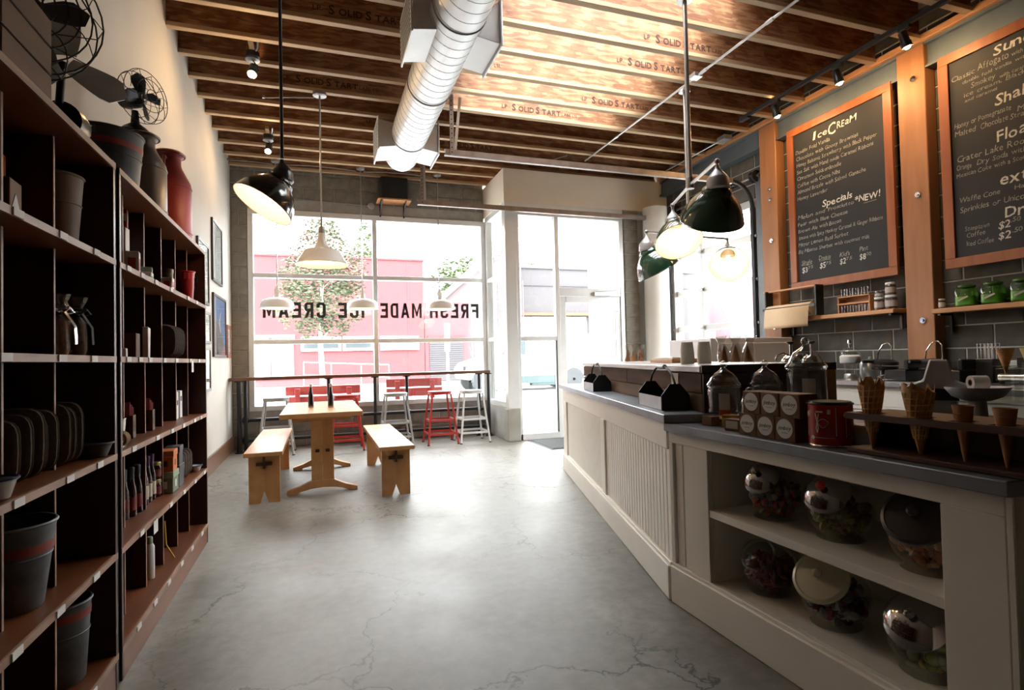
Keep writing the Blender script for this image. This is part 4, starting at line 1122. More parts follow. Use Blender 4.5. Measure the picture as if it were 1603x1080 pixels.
# conduits
t = thing('conduit_run', 'long thin silver conduit running under the joists', 'conduit', (3.635, 5.2, 3.99))
build('pipe', MB().cyl((0, -2.6, 0), (0, 1.9, 0), .012, n=10), m_conduit, t, smooth=True)
for y in (-1.55, -.7, .15, 1.0):
    build('pipe_coupling', MB().cyl((0, y-.04, 0), (0, y+.04, 0), .017, n=10), m_conduit, t, smooth=True)
build('junction_box', MB().box(-.05, .05, -.62, -.52, -.012, .028), m_conduit, t, bevel=.003)
t = thing('conduit_run', 'short silver conduit near the right wall ledger with a box', 'conduit', (5.03, 6.6, 3.99))
build('pipe', MB().cyl((0, -.65, 0), (0, .75, 0), .010, n=10), m_conduit, t, smooth=True)
build('junction_box', MB().box(-.06, .06, -.80, -.65, -.03, .028), m_cap, t, bevel=.003)
m_cable = mat('grey_cable', (.30, .29, .28), .6)
for i, (pts, lb) in enumerate((
    ([(-1.12, 8.40, 4.0), (-.80, 8.34, 3.985), (-.56, 8.33, 3.97)], 'thin grey cable sagging to the left bar pendant'),
    ([(-.46, 8.33, 3.97), (-.1, 8.36, 4.005), (.25, 8.36, 4.0), (.56, 8.33, 3.97)], 'thin grey cable between the left and middle bar pendants'),
    ([(.68, 8.33, 3.97), (1.0, 8.36, 4.005), (1.4, 8.36, 4.0), (1.69, 8.33, 3.97)], 'thin grey cable between the middle and right bar pendants'),
    ([(-.5, 6.32, 4.0), (-.25, 6.22, 3.99), (.0, 6.14, 3.985)], 'thin grey cable left of the wide white pendant'),
    ([(3.3, 7.0, 3.995), (3.05, 7.2, 3.95), (3.35, 7.35, 3.96), (3.75, 7.40, 3.975)], 'looped white cable under the joists by the entrance'))):
    t = thing('ceiling_cable', lb, 'cable', pts[0])
    P0 = Vector(pts[0])
    build('wire', MB().tube([tuple(Vector(p)-P0) for p in pts], .006, 6), m_cable, t, smooth=True)
    build('clip', MB().box(-.012, .012, -.012, .012, -.004, .022), m_cap, t)

# spot lights -------------------------------------------------------
def spotlamp(parent, loc, aim, power):
    l = bpy.data.lights.new('spot_beam', 'SPOT'); l.energy = power; l.color = (1, .60, .28); l.spot_size = 1.25; l.spot_blend = .8; l.shadow_soft_size = .03
    o = bpy.data.objects.new('spot_beam', l); COL.objects.link(o); o.parent = parent; o.location = loc
    o.rotation_euler = Vector(aim).to_track_quat('-Z', 'Y').to_euler()
def spot_head(t, z, aim, power):
    a = Vector(aim).normalized(); M = frame_to(a); M.translation = Vector((0, 0, z))
    build('spot_can', MB().lathe([(.012, -.09), (.034, -.08), (.036, .0), (.042, .01), (.042, .05), (.039, .05), (.030, .015)], 20, M, cap=False), m_black, t, smooth=True)
    build('spot_lens', MB().sphere((0, 0, .045), .026, 14, 8, (1, 1, .9), M), m_spotbulb, t, smooth=True)
    build('yoke', MB().tube([(0, 0, z+.10), (.04, 0, z+.06), (.045, 0, z)], .005, 5), m_black, t, smooth=True)
    spotlamp(t, tuple(Vector((0, 0, z)) + a*.10), aim, power)
for i, (x, y, lb) in enumerate(((-.52, 5.46, 'black ceiling spot with a wooden block nearer the black pendant'), (-.54, 7.40, 'black ceiling spot with a wooden block nearer the window'))):
    t = thing('ceiling_spot', lb, 'spotlight', (x, y, 4.018))
    build('mounting_block', MB().box(-.02, .02, -.19, .19, .0, .036), m_flange, t, bevel=.003)
    build('round_box', MB().lathe([(.055, -.05), (.06, -.045), (.06, -.002), (.02, -.0)], 20), m_black, t, smooth=True)
    build('lamp_cap', MB().lathe([(.048, -.075), (.062, -.07), (.05, -.05)], 20), m_cap, t, smooth=True)
    build('flex_conduit', MB().tube([(.02, -.02, -.01), (.05, -.08, .01), (.06, -.16, .03)], .009, 6), m_conduit, t, smooth=True)
    spot_head(t, -.17, (-.05, -.55, -.83), 1)
t = thing('track_rail', 'black lighting track under the joists beside the right wall', 'track', (4.82, 3.6, 3.999))
build('rail_body', MB().box(-.018, .018, -1.9, 1.75, -.018, .018), m_black_matte, t)
build('feed_box', MB().box(-.03, .03, 1.60, 1.75, -.04, -.018), m_black_matte, t, bevel=.003)
for i, (y, lb) in enumerate(((4.80, 'track spot farthest along, beside the first timber post'), (4.02, 'middle track spot above the ice cream board'), (3.36, 'track spot nearest the second menu board'))):
    t = thing('track_spot', lb, 'spotlight', (4.82, y, 3.98))
    build('adapter', MB().box(-.022, .022, -.05, .05, -.03, .0), m_black_matte, t, bevel=.003)
    spot_head(t, -.13, (.34, -.06, -.94), 3.2)

# loudspeaker on its bracket shelf above the window
t = thing('wall_speaker', 'black loudspeaker above the window on a wooden shelf', 'speaker', (1.13, 8.60, 3.655))
build('cabinet', MB().box(-.20, .20, -.10, .13, 0, .33), m_black_matte, t, bevel=.008)
build('grille_cloth', MB().box(-.185, .185, -.112, -.10, .015, .315), mat('speaker_cloth', (.012, .012, .013), .95, var=.4, scale=200), t)
t = thing('bracket_shelf', 'small orange-brown shelf on two black brackets above the window', 'shelf', (1.13, 8.60, 3.63))
build('board', MB().box(-.25, .25, -.135, .155, 0, .024), m_fir, t, bevel=.003)
for x in (-.19, .17):
    build('bracket', MB().box(x-.012, x+.012, .145, .155, -.20, -.001).box(x-.012, x+.012, -.12, .15, -.010, -.001).bar((x, -.10, -.006), (x, .148, -.17), .016, .006), m_black, t)
t = thing('wall_junction_box', 'round steel junction box with a conduit above the window', 'box', (.80, 8.755, 3.58))
build('housing', MB().lathe([(.05, 0), (.05, .05), (.04, .055)], 18, Matrix.Rotation(PI/2, 4, 'X')), m_steel, t, smooth=True)
build('conduit', MB().cyl((-.05, -.02, 0), (-1.90, -.02, .06), .008, n=8), m_conduit, t, smooth=True)
t = thing('motion_sensor', 'small round grey sensor at the corner beside the soffit', 'sensor', (5.25, 7.66, 3.45))
build('ball', MB().sphere((0, 0, 0), .05, 14, 10), m_cap, t, smooth=True)
build('arm', MB().cyl((0, 0, .0), (.0, .04, .04), .012, n=8), m_cap, t, smooth=True)

# ================================================================== COUNTERS
# near counter: front face X = 1.62, open display recess with one shelf
t = thing('display_counter', 'cream painted counter with an open recess of candy jars', 'counter', (1.62, 1.65, 0))
CT = MB()
ya, yb2 = -.72, .705
rz0, rz1, ry0, ry1 = .19, .772, 1.088-1.65, 2.07-1.65
CT.box(0, .03, ya, yb2, .175, rz0).box(0, .03, ya, yb2, rz1, .828).box(0, .03, ya, ry0, rz0, rz1).box(0, .03, ry1, 2.20-1.65, rz0, rz1).box(0, .03, 2.325-1.65, yb2, rz0, rz1)
build('front_frame', CT, m_cream, t, bevel=.003)
build('plinth', MB().box(-.012, .02, ya-.01, yb2, 0, .176), m_cream, t, bevel=.004)
lin = MB().box(.03, .52, ry0-.02, ry1+.02, rz0-.025, rz0).box(.03, .52, ry0-.02, ry1+.02, rz1, rz1+.02).box(.03, .50, ry0-.02, ry0, rz0, rz1).box(.03, .50, ry1, ry1+.02, rz0, rz1).box(.50, .52, ry0, ry1, rz0, rz1)
build('recess_lining', lin, m_cream, t)
build('shelf_board', MB().box(.004, .50, ry0, ry1, .478, .511), m_cream, t, bevel=.002)
for k in range(2):
    build('beadboard_plank', MB().box(.012, .028, 2.2015-1.65+.062*k, 2.2015-1.65+.062*k+.0585, rz0, rz1), m_cream, t, bevel=.004)
build('beadboard_backing', MB().box(.028, .03, 2.20-1.65, 2.325-1.65, rz0, rz1), m_cream, t)
build('end_panel', MB().box(.0, .82, ya-.018, ya, .0, .828), m_cream, t, bevel=.003)
build('carcass', MB().prism([(.525, ya), (.82, ya), (.82, .46), (.525, .54)], 'z', .02, .825), m_black_matte, t)

wt = tag(build('near_worktop', MB().prism([(-.03, -.745), (.86, -.745), (.86, .465), (-.03, .70)], 'z', .830, .869), m_zinc, None, bevel=.003, loc=(1.62, 1.65, 0)), 'zinc worktop on the counter with the candy jar recess', 'worktop')

# far counter: beadboard front, turned towards the door
FA = math.atan2(.965, .264)
t = thing('beadboard_counter', 'cream beadboard counter running towards the door', 'counter', (1.618, 2.368, 0), FA)
F = MB()
F.box(.0, 3.25, -.03, 0, .735, .868).box(0, 3.25, -.03, 0, .165, .185).box(1.352, 1.452, -.03, 0, .185, .735).box(3.05, 3.25, -.03, 0, .185, .735)
build('front_frame', F, m_cream, t, bevel=.003)
build('plinth', MB().box(0.0, 3.262, -.03, .012, 0, .168), m_cream, t, bevel=.004)
bb0 = None
for (a, n, w) in ((.004, 25, .0539), (1.454, 30, .0531)):
    first = None
    for k in range(n):
        if first is None:
            first = build('beadboard_plank', MB().box(0, w-.004, -.026, -.014, .185, .735), m_cream, t, bevel=.0035); first.location = (a, 0, 0)
        else: part('beadboard_plank', first, t, (a+w*k, 0, 0))
build('beadboard_backing', MB().box(0, 3.05, -.032, -.026, .17, .74), mat('cream_groove', (.50, .47, .40), .6), t)
build('end_panel', MB().box(3.235, 3.25, -.85, -.03, 0, .868), m_cream, t, bevel=.003)
build('carcass', MB().prism([(.02, -.04), (3.23, -.04), (3.23, -.85), (.20, -.85)], 'z', .02, .866), m_black_matte, t)
fwt = tag(build('far_worktop', MB().box(-.072, 3.285, -.88, .035, .8705, .912), m_zinc, None, bevel=.003, loc=(1.618, 2.368, 0), rz=FA), 'zinc worktop on the beadboard counter under the black caddies', 'worktop')

# plank-clad cabinet on the far counter
m_plank1 = wood('rough_bark_plank', (.045, .024, .016), (.17, .095, .06), 'x', .85, 9, .12)
m_plank2 = wood('sawn_plank', (.10, .060, .038), (.21, .135, .09), 'x', .8, 8, .15)
m_darkwood = wood('dark_brown_panel', (.025, .010, .007), (.05, .02, .012), 'x', .5)
m_slabtop = mat('pale_stone_top', (.42, .41, .40), .35, var=.08, scale=12)
t = thing('plank_cabinet', 'rough plank clad serving cabinet with a pale top on the far counter', 'cabinet', (1.786, 2.30, .9125), FA)
for i, (z0, z1, m_) in enumerate(((.0, .088, m_plank2), (.092, .192, m_plank1))):
    for k, (a, b) in enumerate(((0, 1.35), (1.353, 2.98)) if i else ((0, 1.9), (1.903, 2.98))):
        build('cladding_plank', MB().box(a, b, -.022 - (.004 if i else 0), 0 + (.004 if i else 0), z0, z1), m_, t, bevel=.003)
build('end_plank', MB().box(-.018, 0, -.62, 0.0, .0, .19), m_darkwood, t, bevel=.002)
build('corner_post', MB().box(-.024, .03, -.675, -.622, 0, .195), m_fir, t, bevel=.003)
build('carcass', MB().box(.0, 2.98, -.67, -.024, .0, .192), m_darkwood, t)
build('top_slab', MB().box(-.004, 3.0, -.68, .012, .1945, .228), m_slabtop, t, bevel=.004)
build('end_trim', MB().box(-.022, -.005, -.68, .008, .1945, .232), m_darkwood, t, bevel=.002)
U = Vector((.264, .9645, 0)); NV = Vector((.9645, -.264, 0))
def onbox(s, b, z=1.1418): return tuple(Vector((1.786, 2.30, z)) + U*s + NV*b)
def oncounter(s, b): return tuple(Vector((1.618, 2.368, .9128)) + U*s + NV*b)
build('plank_tag', MB().box(.30, .41, .0045, .0095, .10, .185), m_lab_cream, t, bevel=.002)

m_caddy = mat('blackened_steel', (.022, .022, .023), .5, .4, var=.2)
m_caddy_side = mat('galvanised_side_and_glint', (.38, .40, .41), .45, .35, var=.12, scale=9)
def caddy(label, s, b):
    t = thing('tool_caddy', label, 'caddy', oncounter(s, b), FA, 'black caddies on the far counter')
    L, w = .40, .072
    build('base_tray', MB().box(-L/2, L/2, -w, w, 0, .004), m_caddy, t)
    for sd in (-1, 1):
        build('side_wall', MB().box(-L/2+.004, L/2-.004, sd*w-.002, sd*w+.002, .002, .068), m_caddy_side, t)
        pts = [(-w-.003, 0), (w+.003, 0), (w+.003, .075), (.028, .135), (-.028, .135), (-w-.003, .075)]
        build('gable_end', MB().prism(pts, 'x', sd*L/2-.003, sd*L/2+.003), m_caddy, t)
    hp = [(-L/2, 0, .10), (-L/2+.004, 0, .14), (-L/2+.035, 0, .178), (-L/2+.085, 0, .205), (-.06, 0, .222), (.06, 0, .222), (L/2-.085, 0, .205), (L/2-.035, 0, .178), (L/2-.004, 0, .14), (L/2, 0, .10)]
    h = build('bail_handle', MB().tube(hp, .006, 8), m_caddy, t, smooth=True)
    build('glint_grip', MB().cyl((-.05, 0, .222), (.05, 0, .222), .013, n=12), m_caddy_side, h, smooth=True)  # pale colour stands in for the window reflected on the handle
    build('divider', MB().box(-.002, .002, -w+.002, w-.002, .004, .066), m_caddy, t)
caddy('black gabled steel caddy on the far counter, nearer of two', .33, .098)
caddy('black gabled steel caddy on the far counter, farther of two', 2.0, .098)

# on the plank cabinet
m_cup = mat('paper_cup', (.66, .62, .52), .7)
for i, (s, b) in enumerate(((.20, .33), (.20, .43))):
    t = thing('cup_stack', 'stack of cream paper cups upside down on the plank cabinet, %s' % ('left one', 'right one')[i], 'cups', onbox(.62-.0*i, .17+.105*i), 0, 'paper cup stacks')
    for k in range(5):
        build('paper_cup', MB().lathe([(.040, .014*k), (.041, .014*k+.004), (.034, .014*k+.075), (.030, .014*k+.0765)], 20), m_cup, t, smooth=True)
m_cone = mat('sugar_cone', (.34, .15, .055), .7, var=.2, scale=30, bump=.4)
m_waffle = None
def cone_prof(r, h): return [(.004, 0), (r*.3, h*.3), (r, h), (r*.94, h), (r*.26, h*.34), (.002, h*.1)]
def bag_of_cones(label, s, b, k=3, rz=0):
    t = thing('cone_bag', label, 'bag', onbox(s, b, 1.147), rz)
    for j in range(k):
        d = -.06+.06*j
        M = Matrix.Translation((d, .01*(j % 2), .096)) @ Matrix.Rotation(PI, 4, 'X') @ Matrix.Rotation(.08*(j-1), 4, 'Y')
        build('sugar_cone', MB().lathe([(.003, 0), (.026, .092), (.023, .092), (.002, .01)], 14, M, cap=False), m_cone, t, smooth=True)
        build('clear_bag', MB().lathe([(.034, .0), (.036, .03), (.030, .075), (.018, .11), (.030, .14), (.034, .15)], 10, Matrix.Translation((d, .0, .0)) @ Matrix.Rotation(.12*(j-1), 4, 'Y') @ Matrix.Diagonal((1, .6, 1, 1)), cap=False), m_cello, t, smooth=.2)
    return t
bag_of_cones('clear bags of cones standing on the near end of the plank cabinet', .30, .32, 3, FA+.9)
bag_of_cones('clear bags of cones standing at the far end of the plank cabinet', 2.2, .30, 3, FA+.8)
t = thing('wooden_tray', 'shallow brown wooden tray with white napkins on the plank cabinet', 'tray', onbox(1.35, .35), FA)
build('tray_base', MB().box(-.24, .24, -.10, .10, 0, .008), m_fir, t, bevel=.002)
for a in ((-.24, .24, -.10, -.09), (-.24, .24, .09, .10), (-.24, -.23, -.09, .09), (.23, .24, -.09, .09)): build('tray_rim', MB().box(a[0], a[1], a[2], a[3], .008, .028), m_fir, t, bevel=.002)
build('napkins', MB().box(-.20, .20, -.08, .08, .0085, .040), m_white, t, bevel=.004)
# two syrup pumps and a bowl rim on the near end of the cabinet top
def pump(label, s, b):
    t = thing('syrup_pump', label, 'pump', onbox(s, b), 0, 'chrome syrup pumps')
    build('dome', MB().lathe([(.046, 0), (.048, .006), (.044, .020), (.030, .036), (.014, .042)], 24), m_chrome, t, smooth=True)
    build('pump_stem', MB().cyl((0, 0, .04), (0, 0, .098), .007, n=12), m_chrome, t, smooth=True)
    build('plunger_knob', MB().lathe([(.009, .096), (.018, .104), (.018, .110), (.006, .113)], 16), m_black, t, smooth=True)
    build('spout', MB().tube([(0, 0, .036), (-.03, .02, .052), (-.055, .038, .040), (-.062, .042, .010)], .005, 7), m_chrome, t, smooth=True)
pump('chrome syrup pump on the plank cabinet, left of two', .07, .50); pump('chrome syrup pump on the plank cabinet, right of two', .07, .61)

# jars, cartons, can and cone rack on the near worktop
ZT = .8698
m_jar = glass('jar_glass', (.96, .97, .96), 1.5, .02)
m_cookie = mat('golden_sweets', (.50, .27, .07), .6, var=.3, scale=30)
m_paper_lbl = mat('jar_label_white', (.60, .59, .57), .6)
m_lbl_or = mat('jar_label_orange', (.52, .13, .05), .6)
def apothecary(label, loc, r, h, lid_h, fillh=0, fm=None, lab=True):
    t = thing('apothecary_jar', label, 'jar', loc, 0)
    b = [(r*.80, 0), (r*.82, .006), (r*.78, .014), (r*.95, .024), (r, .04), (r, h*.90), (r*.93, h*.95), (r*.95, h)]
    build('jar_body', MB().lathe(b, 32, cap=False).lathe([(.001, .012), (r*.78, .014)], 32, cap=False), m_jar, t, smooth=True)
    build('jar_rim', MB().ring((0, 0, h), r*.96, .0045, n=32, m=6), m_jar, t, smooth=True)
    l = [(r*1.05, h+.004), (r*1.07, h+.010), (r*.98, h+.020), (r*.88, h+.028), (r*.84, h+.038), (r*.62, h+lid_h*.52), (r*.30, h+lid_h*.66), (.014, h+lid_h*.72), (.010, h+lid_h*.78)]
    o = build('lid', MB().lathe(l, 32, cap=False), m_lidglass, t, smooth=True)
    build('knob', MB().sphere((0, 0, h+lid_h*.90), .017, 14, 10), m_lidglass, o, smooth=True)
    if fillh: build('sweets', MB().lathe([(r*.7, .018), (r*.9, .03), (r*.93, fillh*.8), (r*.6, fillh)], 20), fm, t, smooth=.3)
    if lab:
        a0 = -2.6
        for (z0, z1, m_) in ((h*.42, h*.84, m_paper_lbl), (h*.26, h*.42, m_lbl_or)):
            vs = []; fs = []
            for k in range(7):
                a = a0 + .11*k
                vs += [(r*1.004*math.cos(a), r*1.004*math.sin(a), z0), (r*1.004*math.cos(a), r*1.004*math.sin(a), z1)]
            fs = [(2*k, 2*k+2, 2*k+3, 2*k+1) for k in range(6)]
            build('paper_label', MB().add(vs, fs), m_, t, smooth=True)
m_lidglass = glass('lid_glass', (.84, .84, .83), 2.0, .08)
apothecary('clear lidded apothecary jar nearest the black caddy', (1.80, 2.16, ZT), .074, .175, .115, .035, m_cookie)
apothecary('clear lidded apothecary jar in the middle, behind the small jar', (1.985, 2.10, ZT), .074, .175, .115)
apothecary('tallest clear lidded apothecary jar behind the kraft boxes', (2.03, 1.905, ZT), .080, .255, .135)
apothecary('smallest clear lidded apothecary jar at the left of the kraft boxes', (1.805, 2.005, ZT), .036, .100, .068)
carton('sweet_packet', 'small yellow packet of sweets in front of the nearest jar', 'packet', (1.752, 2.055, ZT), .055, .075, .055, m_cookie, None, .5)
carton('sweet_packet', 'small orange-brown packet beside the foot of the nearest jar', 'packet', (1.715, 2.155, ZT), .05, .06, .042, m_kraft, None, .1)
t = carton('kraft_box', 'little kraft box with a cream label beside the stacked boxes', 'box', (1.685, 1.955, ZT), .055, .075, .050, m_kraft, None, .2)
build('paper_label', MB().box(-.0285, -.0275, -.03, .03, .010, .042), m_lab_cream, t)
# six kraft boxes with round white labels
def jbox(label, loc, rz):
    t = thing('kraft_box', label, 'box', loc, rz, 'stacked kraft boxes with round labels')
    build('box_body', MB().box(-.044, .044, -.045, .045, 0, .088), m_kraft, t, bevel=.002)
    build('lid_flap', MB().box(-.0445, -.02, -.012, .012, .0, .0012).box(-.0452, -.044, -.014, .014, .004, .010), m_charcoal, t)
    M = Matrix.Translation((-.0445, 0, .047)) @ Matrix.Rotation(-PI/2, 4, 'Y')
    build('round_label', MB().lathe([(.036, 0), (.036, .0008)], 32, M), m_white, t)
    lt = MB()
    B = basis((0, -1, 0), (0, 0, 1), (-.0462, 0, .043))
    text(lt, 'jonboy', B, .021, off=.012, align='c', shear=.25, gap=.04, jitter=.2)
    text(lt, 'caramels', basis((0, -1, 0), (0, 0, 1), (-.0462, 0, .030)), .008, align='c')
    flat('lettering', lt, m_text, t)
nmx = ('left', 'middle', 'right')
for i in range(3):
    jbox('kraft box with a round white label, bottom row %s' % nmx[i], (1.668, 1.822-.0955*i, ZT), .04)
for i in range(3):
    jbox('kraft box with a round white label, top row %s' % nmx[i], (1.672, 1.800-.0955*i, ZT+.0884), .02)
# red tin with white kitchen tools
t = thing('red_tin', 'red tin printed with white kitchen utensils beside the kraft boxes', 'tin', (1.700, 1.500, ZT))
R = .071; H = .150
build('tin_body', MB().lathe([(R, 0), (R, H)], 40), mat('red_tin_paint', (.36, .012, .014), .22, var=.05), t, smooth=True)
for z in (.004, H-.003): build('rim_bead', MB().ring((0, 0, z), R, .0035, n=40), m_chrome if z < .1 else m_black, t, smooth=True)
build('lid', MB().lathe([(R-.003, H), (R-.004, H+.004), (.001, H+.004)], 32, cap=False), m_black, t, smooth=True)
def wrap(poly, ang, zc):
    """flat print wrapped on the can: poly in metres, ang = where it sits"""
    vs = []; 
    for (x, y) in poly:
        a = ang + x/R
        vs.append(((R+.0007)*math.cos(a), (R+.0007)*math.sin(a), zc+y))
    return vs
pr = MB()
def strip(pts, w, ang, zc):
    n = len(pts); vs = []; fs = []
    for i, (x, y) in enumerate(pts):
        d = Vector((pts[min(i+1, n-1)][0]-pts[max(i-1, 0)][0], pts[min(i+1, n-1)][1]-pts[max(i-1, 0)][1])).normalized()
        vs += [(x-d.y*w/2, y+d.x*w/2), (x+d.y*w/2, y-d.x*w/2)]
    for i in range(n-1): fs.append((2*i, 2*i+1, 2*i+3, 2*i+2))
    pr.add(wrap(vs, ang, zc), fs)
def disc(cx, cy, r, ang, zc, ry=None):
    n = 14; pr.add(wrap([(cx+r*math.cos(2*PI*k/n), cy+(ry or r)*math.sin(2*PI*k/n)) for k in range(n)], ang, zc), [tuple(range(n))])
A0 = math.atan2(-1.502, -1.700)            # towards the room
for off in (-1.9, 0.0, 1.9):
    b = A0+off
    strip([(.046, .03), (.040, .0), (.044, -.02), (.040, -.036)], .004, b-1.15, .085); strip([(.034, .03), (.040, .0), (.036, -.02), (.041, -.036)], .004, b-1.15, .085)
    strip([(0, .05), (0, .02), (0, -.03), (0, -.045)], .0025, b+.25, .085)
    strip([(.012, -.05), (.012, 0), (.012, .018)], .003, b+.55, .085); disc(.012, .026, .010, b+.55, .085)
    strip([(-.03+.006*k, .012*math.sin(PI*k/6)) for k in range(7)], .0022, b-.15, .085); strip([(-.03+.006*k, -.018*math.sin(PI*k/6)) for k in range(7)], .0022, b-.15, .085)
    strip([(-.045, 0), (-.01, 0), (.01, 0)], .006, b-.45, .121); strip([(.0, -.008), (.0, .008)], .010, b-.05, .122)
    strip([(-.05+.01*k, 0) for k in range(8)], .002, b-.10, .032); disc(-.042, 0, .007, b-.25, .032)
m_print = mat('white_tin_print', (.62, .60, .56), .35)
flat('utensil_print', pr, m_print, t)
t = thing('white_box', 'plain white card box behind the red tin at the end of the cone rack', 'box', (1.815, 1.442, ZT))
build('box_body', MB().box(-.05, .05, -.045, .045, 0, .07), m_white, t, bevel=.002)
build('lid', MB().box(-.051, .051, -.046, .046, .062, .071), m_white, t, bevel=.002)
# cone rack with waffle cones
m_rack = wood('dark_stained_rack', (.05, .022, .014), (.11, .05, .03), 'y', .45)
t = thing('cone_rack', 'dark wooden cone rack at the near end of the worktop', 'rack', (1.735, 1.06, ZT))
build('base_board', MB().box(-.10, .10, -.34, .325, 0, .016), m_rack, t, bevel=.003)
HOLES = [(-.055, .265), (-.055, .115), (-.055, -.005), (-.055, -.105)]
topb = MB()
topb.box(-.10, -.088, -.34, .325, .108, .128).box(-.022, .10, -.34, .325, .108, .128)
ysp = [.325, .295, .235, .145, .085, .018, -.028, -.082, -.128, -.34]
for k in range(0, 10, 2): topb.box(-.088, -.022, ysp[k+1], ysp[k], .108, .128)
build('top_board', topb, m_rack, t)
for y in (.285, -.33): build('end_board', MB().box(-.02, .095, y, y+.014, .016, .108), m_rack, t, bevel=.002)
build('back_board', MB().box(.088, .10, -.34, .325, .016, .108), m_rack, t)
m_wcone_l = mat('waffle_ridge', (.62, .35, .14), .65)
m_wcone = mat('waffle_cone', (.44, .21, .075), .65, var=.3, scale=25, bump=.3, detail=6)
m_wcone_d = mat('cake_cone', (.38, .17, .075), .65, var=.2, scale=25)
def waffle(label, loc, r, h, rot=0, name='waffle_cone'):
    t = thing(name, label, 'ice cream cone', loc, rot, None)
    n = 26; m = 10; vs = []; fs = []
    for i in range(m):
        u = i/(m-1)
        for k in range(n+5):
            a = 2*PI*k/n
            over = .0025*(k/(n+4))
            rr = (.004 + (r-.004)*u**.92) + over*u
            hh = h*u
            if i == m-1: hh = h*(1 + .05*math.sin(a*7)+.03*math.sin(a*13+1)) + .028*(k/(n+4)) - .008
            vs.append((rr*math.cos(a), rr*math.sin(a), hh))
    w = n+5
    for i in range(m-1):
        for k in range(w-1): fs.append((i*w+k, i*w+k+1, (i+1)*w+k+1, (i+1)*w+k))
    b = build('rolled_wafer', MB().add(vs, fs), m_wcone, t, smooth=True)
    g = MB()
    for q in range(7):
        u = .30+.095*q
        g.tube([((.004+(r-.004)*(u+.06*k/16)**.92 + .0022)*math.cos(2*PI*k/16), (.004+(r-.004)*(u+.06*k/16)**.92 + .0022)*math.sin(2*PI*k/16), h*(u+.06*k/16)) for k in range(17)], .0021, 4)
    for q in range(14):
        a = 2*PI*q/14
        g.tube([((.004+(r-.004)*u**.92+.0018)*math.cos(a+.9*u), (.004+(r-.004)*u**.92+.0018)*math.sin(a+.9*u), h*u) for u in (.25, .5, .75, .97)], .0019, 4)
    build('waffle_ridges', g, m_wcone_l, t)
    so = b.modifiers.new('thick', 'SOLIDIFY'); so.thickness = .002
    return t
waffle('tall waffle cone standing in the rack, nearest the red tin', (1.680, 1.325, ZT+.0165), .036, .205, .6)
waffle('wide waffle cone standing in the rack, second from the red tin', (1.680, 1.175, ZT+.0165), .040, .190, 2.4)
def cake_cone(label, loc, r=.026, h=.155):
    t = thing('sugar_cone', label, 'ice cream cone', loc, 0)
    b = build('wafer', MB().lathe([(.003, 0), (r*.66, h*.62), (r*.70, h*.66), (r, h), (r*.93, h), (r*.62, h*.68), (.002, h*.08)], 24, cap=False), m_wcone_d, t, smooth=True)
    g = MB()
    for z in (.74, .86): g.ring((0, 0, h*z), r*(.70+.30*(z-.66)/.34)+.0005, .0010, n=24, m=4)
    build('wafer_ridges', g, m_wcone_d, t)
cake_cone('small smooth cone in the rack, third from the red tin', (1.680, 1.055, ZT+.0165)); cake_cone('small smooth cone in the rack, fourth from the red tin', (1.680, .955, ZT+.0165))

